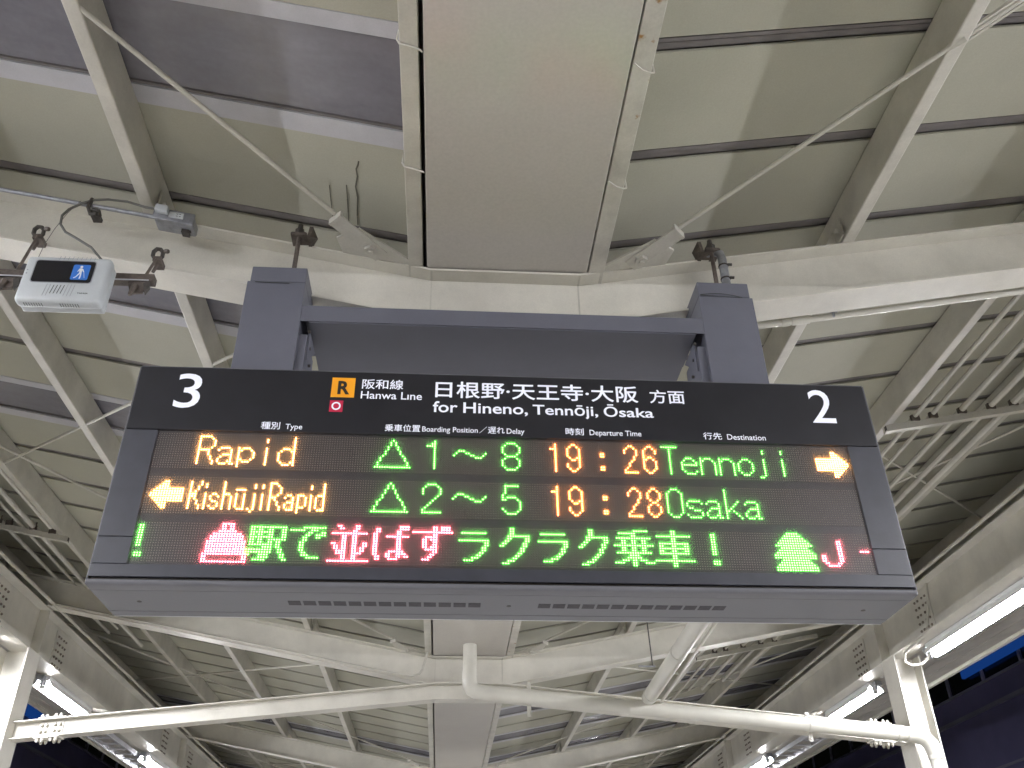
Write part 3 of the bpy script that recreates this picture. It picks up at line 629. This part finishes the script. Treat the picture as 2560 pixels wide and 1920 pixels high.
glyph(1, rc({1: [(110, 113)], 2: [109, 114], 3: [108, 115], 4: [108, 115], 5: [108, 115], 6: [114], 7: [113], 8: [112], 9: [111], 10: [110], 11: [109], 12: [108], 13: [(108, 115)]}), 'g', 'figure 2')
wave(1)
glyph(1, rc({1: [(141, 146)], 2: [141], 3: [141], 4: [141], 5: [140], 6: [140, (142, 145)], 7: [140, 141, 146], 8: [147], 9: [147], 10: [147], 11: [140, 147], 12: [141, 146], 13: [(142, 145)]}), 'g', 'figure 5')
glyph(1, rc({1: [201, 202], 2: [200, 203], 3: [199, 204], 4: [199, 204], 5: [199, 204], 6: [200, 203], 7: [201, 202], 8: [200, 203], 9: [199, 204], 10: [199, 204], 11: [199, 204], 12: [200, 203], 13: [201, 202]}), 'o', 'figure 8')
glyph(1, rc({1: [(209, 211)], 2: [208, 212], 12: [208, 212], 13: [(209, 211)]})+col(207, 3, 11)+col(213, 3, 11), 'g', 'letter O')
glyph(1, rc({6: [(216, 220)], 7: [215, 221], 8: [215], 9: [216, 217], 10: [(218, 220)], 11: [221], 12: [215, 221], 13: [(216, 220)]}), 'g', 'letter s')
glyph(1, D(223, 6, *A7), 'g', 'letter a')
glyph(1, col(231, 1, 13)+rc({6: [236], 7: [235], 8: [234], 9: [233], 10: [232, 234], 11: [235], 12: [236], 13: [237]}), 'g', 'letter k')
glyph(1, D(239, 6, *A7), 'g', 'letter a')
# --- lower row, the scrolling message
glyph(2, [(c, r) for c in (1, 2) for r in range(1, 10)]+[(c, r) for c in (1, 2, 3) for r in (12, 13)], 'g', 'exclamation mark')
bell = {0: [(32, 36)], 1: [32, 33, 35, 36], 2: [32, 33, 35, 36], 3: [(31, 37)], 4: [(29, 39)], 5: [(28, 40)], 6: [(28, 40)], 13: [26, 27, 41, 42], 14: [26, 27, 41, 42], 15: [(26, 42)], 12: [(26, 42)]}
for r in range(7, 12): bell[r] = [(27, 41)]
glyph(2, rc(bell), 'r', 'red bell symbol')
glyph(2, rc({1: [(43, 56)], 2: [43, 44, 46, 47, 50, 51, 55, 56], 3: [(43, 51), 55, 56], 4: [43, 44, 46, 47, 50, 51, 55, 56], 5: [(43, 51), 55, 56], 6: [43, 44, 46, 47, (50, 56)], 7: [43, 44, 46, 47, 50, 51, 53, 54],
    8: [(43, 51), 53, 54], 9: [(48, 51), 53, 54], 10: [(42, 51), 54, 55], 11: [(42, 51), 54, 55], 12: [43, (47, 50), 55, 56], 13: [(47, 50), 55, 56], 14: [(45, 49), 56, 57]}), 'g', 'character 駅')
glyph(2, rc({1: [(63, 71)], 2: [(58, 63), 66, 67, 68], 3: [65, 66, 70, 71], 4: [64, 65, 68, 69, 70, 71], 5: [63, 64, 68, 69], 6: [63, 64], 7: [62, 63], 8: [62, 63], 9: [62, 63], 10: [62, 63], 11: [63, 64], 12: [63, 64, 65], 13: [(65, 69)]}), 'g', 'character で')
nm = {0: [76, 77, 83, 84], 1: [77, 78, 83, 84], 2: [82, 83], 3: [(74, 87)], 7: [74, 75, 86, 87], 8: [75, 76, 86, 87], 9: [75, 76, 85, 86], 10: [76, 77, 85, 86], 11: [76, 77, 84, 85], 14: [(73, 88)]}
for r in range(4, 14): nm.setdefault(r, []); nm[r] += [78, 79, 82, 83]
glyph(2, rc(nm), 'r', 'character 並')
ba = {0: [(100, 103)], 1: [91, 92, (100, 103)], 2: [91, 92, 99, 100], 3: [90, 91, 99, 100], 4: [90, 91, (95, 103)], 10: [90, 91, (96, 101)], 11: [90, 91, 95, 96, (99, 102)], 12: [91, 92, 95, 96, 99, 100, 102, 103], 13: [91, 92, (96, 99)]}
for r in range(5, 10): ba[r] = [90, 91, 99, 100]
glyph(2, rc(ba), 'r', 'character ば')
glyph(2, rc({0: [113, 114, (116, 119)], 1: [113, 114, (116, 119)], 2: [(105, 120)], 3: [113, 114], 4: [(110, 114)], 5: [109, 110, 112, 113, 114], 6: [109, 110, 113, 114], 7: [109, 110, 113, 114], 8: [109, 110, 112, 113, 114], 9: [(110, 114)], 10: [113, 114], 11: [112, 113], 12: [111, 112], 13: [(109, 111)]}), 'r', 'character ず')
for c in (123, 154):
    glyph(2, [(c+a, r) for a, r in rc({2: [(1, 10)], 5: [(0, 11)], 6: [10, 11], 7: [10, 11], 8: [9, 10], 9: [9, 10], 10: [8, 9], 11: [7, 8], 12: [5, 6, 7], 13: [(2, 5)]})], 'g', 'character ラ')
for c in (139, 170):
    glyph(2, [(c+a, r) for a, r in rc({0: [4, 5], 1: [4, 5], 2: [4, 5], 3: [(3, 11)], 4: [3, 4, 10, 11], 5: [2, 3, 10, 11], 6: [1, 2, 9, 10], 7: [0, 1, 9, 10], 8: [8, 9], 9: [8, 9], 10: [7, 8], 11: [6, 7], 12: [5, 6], 13: [3, 4, 5], 14: [1, 2, 3]})], 'g', 'character ク')
glyph(2, rc({0: [(192, 197)], 1: [(186, 192)], 2: [191, 192], 3: [(185, 198)], 4: [187, 188, 191, 192, 195, 196], 5: [187, 188, 191, 192, 195, 196], 6: [(184, 199)], 7: [187, 188, 191, 192, 195, 196], 8: [187, 188, 191, 192, 195, 196], 9: [(185, 198)],
    10: [(190, 193)], 11: [(189, 194)], 12: [187, 188, 189, 191, 192, 194, 195, 196], 13: [(184, 187), 191, 192, (196, 199)], 14: [191, 192]}), 'g', 'character 乗')
glyph(2, rc({0: [207, 208], 1: [207, 208], 2: [(201, 214)], 3: [207, 208], 4: [207, 208], 5: [(202, 213)], 6: [202, 203, 207, 208, 212, 213], 7: [(202, 213)], 8: [202, 203, 207, 208, 212, 213], 9: [(202, 213)], 10: [207, 208], 11: [207, 208], 12: [(200, 215)], 13: [207, 208], 14: [207, 208]}), 'g', 'character 車')
glyph(2, [(c, r) for c in (223, 224) for r in range(1, 10)]+[(c, r) for c in (223, 224, 225) for r in (12, 13)], 'g', 'exclamation mark')
tr = {0: (254, 258), 1: (253, 259), 2: (252, 260), 3: (251, 261), 4: (250, 262), 5: (249, 263), 6: (251, 261), 7: (250, 262), 8: (249, 263), 9: (248, 264), 10: (248, 264), 11: (251, 261), 12: (250, 262), 13: (249, 263), 14: (248, 264), 15: (248, 264)}
glyph(2, [(c, r) for r, (a, b) in tr.items() for c in range(a, b+1)], 'g', 'green fir tree symbol')
jj = {r: [274, 275] for r in range(3, 12)}
for r in (9, 10, 11): jj[r] = [267, 268, 274, 275]
jj[12] = [268, 269, 273, 274]; jj[13] = [(269, 273)]
glyph(2, rc(jj), 'r', 'letter J'); glyph(2, [(c, 7) for c in range(283, 287)], 'r', 'dash cut off by the frame')
for r in range(3):                                         # the diodes that are off
    mb = MB()
    for c in range(288):
        for k in range(16):
            if (c, k) in lit[r]: continue
            x = XA+c*PXP; z = ZT[r]-k*PZP; q = .0015
            mb.add([(x-q, YF-.0003, z-q), (x+q, YF-.0003, z-q), (x+q, YF-.0003, z+q), (x-q, YF-.0003, z+q), (x, YF-.0022, z)], [(0,1,4), (1,2,4), (2,3,4), (3,0,4)])
    o = mb.build('unlit_leds', M['unlit'], rows[r], ORG[bd.name]); o['kind'] = 'stuff'

cm = bpy.data.materials.new('halo_cover'); cm.use_nodes = True; t_ = cm.node_tree; t_.nodes.clear(); N_ = t_.nodes.new  # thin sheet added to scatter the diodes' light into a halo
tr_ = N_('ShaderNodeBsdfTransparent'); tl_ = N_('ShaderNodeBsdfTranslucent'); df_ = N_('ShaderNodeBsdfDiffuse'); gl_ = N_('ShaderNodeBsdfGlossy'); gl_.inputs['Roughness'].default_value = .28
tl_.inputs[0].default_value = (1, 1, 1, 1); df_.inputs[0].default_value = (.5, .5, .55, 1)
m1_ = N_('ShaderNodeMixShader'); m1_.inputs[0].default_value = .07; t_.links.new(tl_.outputs[0], m1_.inputs[1]); t_.links.new(df_.outputs[0], m1_.inputs[2])
m2_ = N_('ShaderNodeMixShader'); m2_.inputs[0].default_value = .12; t_.links.new(m1_.outputs[0], m2_.inputs[1]); t_.links.new(gl_.outputs[0], m2_.inputs[2])
m3_ = N_('ShaderNodeMixShader'); m3_.inputs[0].default_value = .10; t_.links.new(tr_.outputs[0], m3_.inputs[1]); t_.links.new(m2_.outputs[0], m3_.inputs[2])
o_ = N_('ShaderNodeOutputMaterial'); t_.links.new(m3_.outputs[0], o_.inputs[0])
mb = MB(); mb.box(RX0+.0005, RX1-.0005, BY+.0012, BY+.0017, RZ0+.0005, RZ1-.0005); part(mb, 'cover_sheet', cm, bd, label='clear sheet added to spread a halo over the lit rows')
# printed words, fitted to the ink boxes measured on the board
def text_mesh(s, bold=0.0):
    cu = bpy.data.curves.new('t', 'FONT'); cu.body = s; cu.size = 1; cu.offset = bold; cu.resolution_u = 4
    o = bpy.data.objects.new('t', cu); C.objects.link(o)
    me = bpy.data.meshes.new_from_object(o.evaluated_get(bpy.context.evaluated_depsgraph_get()))
    bpy.data.objects.remove(o); bpy.data.curves.remove(cu); return me
def words(name, s, x0, x1, z0, z1, mat, bold=.012, y=BY-.0012, parent=None, org=None, label=None, shear=0.0):
    cjk = any(ord(c) > 0x2fff for c in s)
    me = text_mesh(s, 0 if cjk else bold)
    if cjk and bold:                                      # thicken the strokes: shifted copies, each a hair behind the last
        v0 = [v.co.copy() for v in me.vertices]; f0 = [tuple(p.vertices) for p in me.polygons]; vs, fs = [], []
        for k, (dx, dz) in enumerate(((0, 0), (1, 0), (-1, 0), (0, 1), (0, -1), (.7, .7), (-.7, -.7))):
            o_ = len(vs); vs += [(v.x+dx*bold, v.y+dz*bold, k*.00007) for v in v0]; fs += [tuple(i+o_ for i in f) for f in f0]
        me = bpy.data.meshes.new('t'); me.from_pydata(vs, [], fs)
    n = len(me.vertices); co = np.empty(n*3, 'f'); me.vertices.foreach_get('co', co); co = co.reshape(-1, 3)
    a, b = co.min(0), co.max(0); out = np.zeros_like(co); ox, oy, oz = org or ORG[bd.name]
    out[:, 0] = x0+(co[:, 0]-a[0])/(b[0]-a[0])*(x1-x0)-ox; out[:, 2] = z0+(co[:, 1]-a[1])/(b[1]-a[1])*(z1-z0)-oz
    out[:, 0] += shear*(out[:, 2]+oz-z0); out[:, 1] = y-oy+co[:, 2]
    me.vertices.foreach_set('co', out.ravel()); me.update(); me.materials.clear(); me.materials.append(mat)
    o = bpy.data.objects.new(name, me); C.objects.link(o); o.parent = parent or bd
    if label: o['label'] = label
    return o
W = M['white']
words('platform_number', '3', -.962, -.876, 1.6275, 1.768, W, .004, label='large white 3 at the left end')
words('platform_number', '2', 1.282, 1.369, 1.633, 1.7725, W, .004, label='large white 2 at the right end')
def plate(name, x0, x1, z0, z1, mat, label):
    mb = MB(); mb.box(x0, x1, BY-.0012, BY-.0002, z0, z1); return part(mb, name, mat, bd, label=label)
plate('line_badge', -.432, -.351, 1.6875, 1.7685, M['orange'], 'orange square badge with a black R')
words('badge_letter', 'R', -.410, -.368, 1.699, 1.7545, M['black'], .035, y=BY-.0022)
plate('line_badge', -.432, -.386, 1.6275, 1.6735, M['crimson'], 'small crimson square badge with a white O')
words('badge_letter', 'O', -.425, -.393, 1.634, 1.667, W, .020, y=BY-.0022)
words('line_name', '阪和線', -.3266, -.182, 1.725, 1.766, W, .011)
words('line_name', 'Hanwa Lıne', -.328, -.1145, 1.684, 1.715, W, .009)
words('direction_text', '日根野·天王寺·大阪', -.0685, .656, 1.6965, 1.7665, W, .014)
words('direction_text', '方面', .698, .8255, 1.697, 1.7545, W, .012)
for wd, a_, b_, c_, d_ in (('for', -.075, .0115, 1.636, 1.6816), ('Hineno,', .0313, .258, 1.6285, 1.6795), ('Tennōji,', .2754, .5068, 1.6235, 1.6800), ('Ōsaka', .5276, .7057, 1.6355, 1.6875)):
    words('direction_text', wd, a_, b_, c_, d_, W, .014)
words('column_heading', '種別', -.654, -.590, 1.552, 1.581, W, .010)
words('column_heading', 'Type', -.5716, -.515, 1.5475, 1.5744, W, .006)
words('column_heading', '乗車位置', -.2357, -.1147, 1.555, 1.5835, W, .010)
words('column_heading', 'Boarding Position', -.108, .083, 1.5505, 1.5775, W, .006)
words('column_heading', '／', .0885, .115, 1.556, 1.583, W, .004)
words('column_heading', '遅れ', .118, .1765, 1.5555, 1.583, W, .010)
words('column_heading', 'Delay', .183, .2445, 1.5500, 1.5775, W, .006)
words('column_heading', '時刻', .388, .4515, 1.5575, 1.586, W, .010)
words('column_heading', 'Departure Time', .472, .654, 1.5520, 1.5805, W, .006)
words('column_heading', '行先', .8737, .940, 1.5535, 1.5815, W, .010)
words('column_heading', 'Destination', .9586, 1.0965, 1.5545, 1.5765, W, .006)

# posts, crossbar and hangers of the board
PY0, PY1 = 2.742, 2.952
for s, x0, x1 in ((-1, -.805, -.585), (1, .953, 1.170)):
    mb = MB(); mb.box(x0, x1, PY0, PY1, 1.80, 2.232); part(mb, 'post', M['post'], bd, bevel=.0025, label='%s slate grey post above the board' % ('left' if s < 0 else 'right'))
    mb = MB(); mb.box(x0+.010 if s < 0 else x0, x1 if s < 0 else x1-.010, PY0+.0004, PY1-.008, 2.2325, 2.305)
    part(mb, 'post_cap', M['post'], bd, bevel=.003)
    xs = x1 if s < 0 else x0
    mb = MB(); mb.box(min(xs, xs-s*.030), max(xs, xs-s*.030), PY0+.02, PY1-.01, 1.80, 2.00); part(mb, 'inner_bracket', M['post'], bd)
    mb = MB(); mb.prism([(xs-s*.0305, PY0+.04, 2.03), (xs-s*.0305, PY1-.02, 2.03), (xs-s*.0305, PY0+.04, 1.90)], (-s*.006, 0, 0)); part(mb, 'knee_plate', M['post'], bd)
    for k in range(3):
        mb = MB(); yy = PY0+.03+.04*k; zz = 2.02-.05*k; mb.tube([(xs-s*.0302, yy, zz), (xs-s*.040, yy, zz)], .006, 6); part(mb, 'bolt', M['dark'], bd)
    zc = 2.226
    mb = MB()
    if s < 0: mb.bar((x0+.03, PY0-.003, zc), (x1-.06, PY0-.003, zc-.002), (0, .0006, 0), (0, 0, .0012))
    else:
        pts = [Vector((x0+.005, PY0-.003, zc+.012))+Vector((.17*k/8, 0, .012*math.sin(math.pi*k/8)-.001*k)) for k in range(9)]
        for a, b in zip(pts, pts[1:]): mb.bar(a, b, (0, .0006, 0), (0, 0, .0010))
        mb.bar((x0+.005, PY0-.003, zc+.010), (x0+.175, PY0-.003, zc+.004), (0, .0006, 0), (0, 0, .0010))
    part(mb, 'scratch', M['ink'], bd)
mb = MB(); mb.box(-.5845, .9525, PY0+.001, PY0+.006, 2.050, 2.122); mb.box(-.5845, .9525, PY0+.006, PY1+.12, 2.116, 2.122); part(mb, 'crossbar', M['post'], bd, bevel=.001)
mb = MB(); mb.box(-.552, .918, PY0+.0065, PY1+.13, 2.046, 2.050); mb.box(-.552, .918, PY1+.125, PY1+.13, 2.05, 2.116); part(mb, 'crossbar_underside', M['post'], bd)
for x, sd in ((-.660, 'left'), (1.073, 'right')):
    t = thing('hanger_rod', 'dark rusty threaded hanger with clamp above the %s post of the board' % sd, 'hanger', (x, 2.85, 2.3), 'threaded hangers of the board')
    dy = 2.845
    mb = MB(); mb.tube([(x, dy, 2.30), (x, dy, 2.60)], .0095, 8); part(mb, 'rod', M['brown'], t, smooth=True)
    mb = MB(); mb.tube([(x, dy, 2.565), (x, dy, 2.592)], .020, 6); mb.tube([(x, dy, 2.592), (x, dy, 2.622)], [.013, .010], 8); part(mb, 'nut', M['dark'], t)
    sg = 1 if x < 0 else -1
    mb = MB(); mb.box(x-.032, x+.034, dy-.022, dy+.055, 2.552, 2.563); mb.box(x-.030, x+.030, dy-.02, dy+.03, 2.563, 2.568); part(mb, 'clamp_plate', M['brown'], t, bevel=.002)
    mb = MB(); xk = x+sg*.035; mb.prism([(xk, dy-.015, 2.545), (xk, dy+.055, 2.545), (xk+sg*.02, dy+.045, 2.59), (xk, dy+.01, 2.625)], (sg*.014, 0, 0)); part(mb, 'clamp_wedge', M['brown'], t)
t = thing('conduit_pipe', 'short grey cable conduit strapped beside the right hanger rod of the board', 'pipe', (1.105, 2.84, 2.4))
mb = MB(); mb.tube([(1.112, 2.838, 2.30), (1.112, 2.838, 2.515), (1.108, 2.84, 2.545), (1.09, 2.85, 2.565), (1.06, 2.87, 2.57)], .0185, 14); part(mb, 'pipe', M['galv'], t, smooth=True)
for z in (2.405, 2.475):
    mb = MB(); mb.tube([(1.112, 2.838, z-.003), (1.112, 2.838, z+.003)], .021, 14); mb.tube([(1.126, 2.825, z), (1.142, 2.818, z-.006)], .006, 6); part(mb, 'strap', M['dark'], t)

# ------------------------------------------------------------------ audio guide box for blind passengers
def clamp(x, y, z, label):
    t = thing('beam_clamp', label, 'clamp', (x, y, z), 'dark clamps on the near rafter')
    mb = MB(); n = 7; mb.tube([(x+.020*math.cos(a), y-.02-.006*math.sin(a), z+.026+.024*math.sin(a)) for a in [math.tau*k/n*.86-1.2 for k in range(n+1)]], .0085, 6); part(mb, 'ring', M['dark'], t)
    mb = MB(); mb.box(x-.012, x+.020, y-.03, y+.03, z-.014, z+.008); mb.tube([(x+.028, y-.03, z+.035), (x+.044, y-.035, z+.03)], .009, 6); mb.tube([(x-.01, y, z-.05), (x+.002, y, z)], .007, 6); part(mb, 'jaw', M['brown'], t)
clamp(-1.205, 2.86, 2.405, 'open dark beam clamp to the right of the audio guide box')
clamp(-1.695, 2.86, 2.500, 'open dark beam clamp above the left end of the audio guide box')
t = thing('mounting_channel', 'slotted metal channel holding the white audio guide box under the rafter', 'bracket', (-1.45, 2.78, 2.24))
mb = MB(); mb.box(-1.76, -1.175, 2.785, 2.825, 2.252, 2.283); part(mb, 'channel', M['brown'], t)
mb = MB(); mb.box(-1.76, -1.19, 2.782, 2.7845, 2.248, 2.2535); part(mb, 'bright_edge', M['alu'], t)
for x in (-1.235, -1.72):
    mb = MB(); mb.prism([(x-.035, 2.79, 2.246), (x+.04, 2.79, 2.25), (x+.03, 2.79, 2.195), (x-.015, 2.79, 2.19)], (0, .01, 0)); mb.tube([(x, 2.785, 2.228), (x-.010, 2.78, 2.172)], [.014, .007], 6); part(mb, 'hook_bolt', M['brown'], t)
    mb = MB(); mb.prism([(x+.028, 2.783, 2.235), (x+.048, 2.783, 2.25), (x+.055, 2.783, 2.215), (x+.042, 2.783, 2.185)], (0, .012, 0)); part(mb, 'lug', M['dark'], t)
    mb = MB(); mb.tube([(x+.02, 2.80, 2.28), (x+.034, 2.83, 2.40 if x > -1.5 else 2.50)], .006, 6); part(mb, 'link_rod', M['brown'], t)
bx = thing('audio_guide_box', 'white plastic audio guide box with blue pictogram of a person with a cane', 'device', (-1.46, 2.70, 2.17))
mb = MB(); mb.box(-1.618, -1.309, 2.70, 2.752, 2.072, 2.286); part(mb, 'front_shell', M['plastic'], bx, bevel=.016, seg=3, smooth=True)
mb = MB(); mb.box(-1.612, -1.315, 2.7525, 2.785, 2.080, 2.280); part(mb, 'back_shell', M['plastic'], bx, bevel=.006)
def rrect(mb, x0, x1, z0, z1, y, r, d):
    pts = []
    for cx, cz, a0 in ((x1-r, z1-r, 0), (x0+r, z1-r, 90), (x0+r, z0+r, 180), (x1-r, z0+r, 270)):
        for k in range(5): a = math.radians(a0+22.5*k); pts.append((cx+r*math.cos(a), y, cz+r*math.sin(a)))
    mb.prism(pts, (0, d, 0))
mb = MB(); rrect(mb, -1.578, -1.362, 2.160, 2.261, 2.6992, .010, .003); part(mb, 'screen', M['screen'], bx)
mb = MB(); rrect(mb, -1.582, -1.358, 2.156, 2.265, 2.6996, .013, .003); part(mb, 'screen_rim', M['galv'], bx)
pc = MB(); rrect(pc, -1.439, -1.377, 2.173, 2.245, 2.6982, .006, .0012); pic = part(pc, 'pictogram', M['blue'], bx)
mb = MB(); px, pz = -1.408, 2.173
def pp(*pts): mb.prism([(px+a*.001, 2.6976, pz+b*.001) for a, b in pts], (0, .0005, 0))
pp(*[( -1+5.2*math.cos(k*math.tau/10), 61+5.2*math.sin(k*math.tau/10)) for k in range(10)])
pp((-6, 54), (3, 54), (5, 40), (4, 32), (-4, 32), (-5, 40)); pp((-4, 33), (2, 33), (-10, 12), (-18, 6), (-21, 9), (-13, 14)); pp((-1, 34), (5, 34), (6, 18), (5, 5), (0, 5), (1, 18))
pp((2, 53), (7, 51), (13, 38), (11, 36), (6, 42)); pp((11, 38), (12.6, 38), (20, 9), (18.6, 9)); pp((-6, 54), (-9, 48), (-12, 38), (-10, 37), (-5, 46))
mb.build('walking_person_with_cane', M['skin'], pic, ORG[bx.name])
for k in range(9):
    x = -1.515+.0125*k; dk = 2 <= k <= 5
    mb = MB(); mb.bar((x-.0045, 2.6995, 2.106 if dk else 2.095), (x+.002, 2.6995, 2.146 if dk else 2.150), (.0012 if dk else .0007, 0, 0), (0, .0004, 0)); part(mb, 'speaker_slot', M['ink'] if dk else M['galv'], bx)
for k in range(9):
    x = -1.50+.016*k; mb = MB(); mb.bar((x, 2.6997, 2.268), (x+.003, 2.6997, 2.284), (.0006, 0, 0), (0, .0004, 0)); part(mb, 'grille_slot', M['galv'], bx)
for x0 in (-1.585, -1.455):
    for k in range(8):
        mb = MB(); mb.box(x0+.009*k, x0+.009*k+.002, 2.715, 2.735, 2.0708, 2.0725); part(mb, 'grille_slot', M['ink'], bx)
for z in (2.198, 2.214):
    mb = MB(); mb.tube([(-1.6015, 2.6999, z), (-1.6015, 2.6990, z)], .0028, 8); part(mb, 'indicator', M['galv'], bx)
words('maker_name', 'TAKASA', -1.397, -1.358, 2.1065, 2.1135, M['ink'], .03, y=2.6985, parent=bx, org=ORG[bx.name])

# conduit, junction box and cable above the guide box
zc_ = lambda x: 2.643 - .186*(x+1.50)
t = thing('conduit_pipe', 'grey galvanised conduit on the near rafter leading to the junction box at upper left', 'pipe', (-1.5, 2.80, 2.65))
mb = MB(); mb.tube([(-4.5, 2.80, zc_(-4.5)), (-1.24, 2.80, zc_(-1.24))], .0095, 10); part(mb, 'pipe', M['galv'], t, smooth=True)
mb = MB(); mb.box(-1.51, -1.475, 2.80, 2.87, 2.615, 2.63); mb.tube([(-1.50, 2.785, 2.668), (-1.506, 2.785, 2.62), (-1.49, 2.785, 2.585), (-1.465, 2.785, 2.583)], .008, 6); mb.tube([(-1.49, 2.79, 2.61), (-1.46, 2.79, 2.605), (-1.452, 2.79, 2.58)], .008, 6); part(mb, 'beam_clip', M['dark'], t)
jb = thing('junction_box', 'grey metal junction box with white socket and plug on the near rafter at upper left', 'junction box', (-1.15, 2.82, 2.58))
def tilt(x0, x1, y0, y1, z0, z1): return lambda m: m.hexa([(x0,y0,z0-.186*(x0+1.24)),(x1,y0,z0-.186*(x1+1.24)),(x1,y1,z0-.186*(x1+1.24)),(x0,y1,z0-.186*(x0+1.24)),(x0,y0,z1-.186*(x0+1.24)),(x1,y0,z1-.186*(x1+1.24)),(x1,y1,z1-.186*(x1+1.24)),(x0,y1,z1-.186*(x0+1.24))])
mb = MB(); tilt(-1.24, -1.078, 2.785, 2.865, 2.578, 2.628)(mb); part(mb, 'body', M['galv'], jb, bevel=.008, smooth=True)
mb = MB(); tilt(-1.243, -1.075, 2.780, 2.792, 2.574, 2.632)(mb); part(mb, 'lid', M['galv'], jb, bevel=.004, smooth=True)
mb = MB(); tilt(-1.178, -1.118, 2.7775, 2.7805, 2.590, 2.620)(mb); part(mb, 'socket_plate', M['plastic'], jb)
for x, z in ((-1.148, 2.611), (-1.148, 2.600), (-1.136, 2.611), (-1.136, 2.600)):
    mb = MB(); tilt(x, x+.007, 2.7768, 2.7778, z, z+.0025)(mb); part(mb, 'socket_slot', M['ink'], jb)
mb = MB(); tilt(-1.13, -1.10, 2.82, 2.85, 2.560, 2.577)(mb); mb.tube([(-1.13, 2.83, 2.555), (-1.095, 2.83, 2.548)], .007, 6); part(mb, 'beam_clip', M['dark'], jb)
pl = thing('power_plug', 'white power plug in the junction box socket at upper left', 'plug', (-1.20, 2.77, 2.60))
mb = MB(); tilt(-1.232, -1.178, 2.752, 2.7795, 2.596, 2.630)(mb); part(mb, 'plug_body', M['plastic'], pl, bevel=.006, smooth=True)
mb = MB(); mb.tube([(-1.225, 2.765, 2.606), (-1.28, 2.785, 2.632), (-1.36, 2.79, 2.664), (-1.44, 2.79, 2.672), (-1.49, 2.785, 2.662), (-1.535, 2.785, 2.640), (-1.575, 2.78, 2.600), (-1.59, 2.775, 2.56), (-1.582, 2.77, 2.51), (-1.55, 2.765, 2.465), (-1.49, 2.76, 2.425), (-1.43, 2.76, 2.385), (-1.38, 2.765, 2.33), (-1.375, 2.77, 2.27)], .0052, 8)
part(mb, 'cord', M['cable'], pl, smooth=True)
mb = MB(); mb.tube([(-1.545, 2.79, 2.66), (-1.575, 2.78, 2.58), (-1.60, 2.775, 2.49), (-1.615, 2.77, 2.40), (-1.62, 2.77, 2.33), (-1.60, 2.775, 2.28)], .0012, 5); tag(mb.build('wire', M['cable'], org=(-1.6, 2.78, 2.4)), 'very thin wire hanging from the grey conduit to the audio guide box', 'wire')
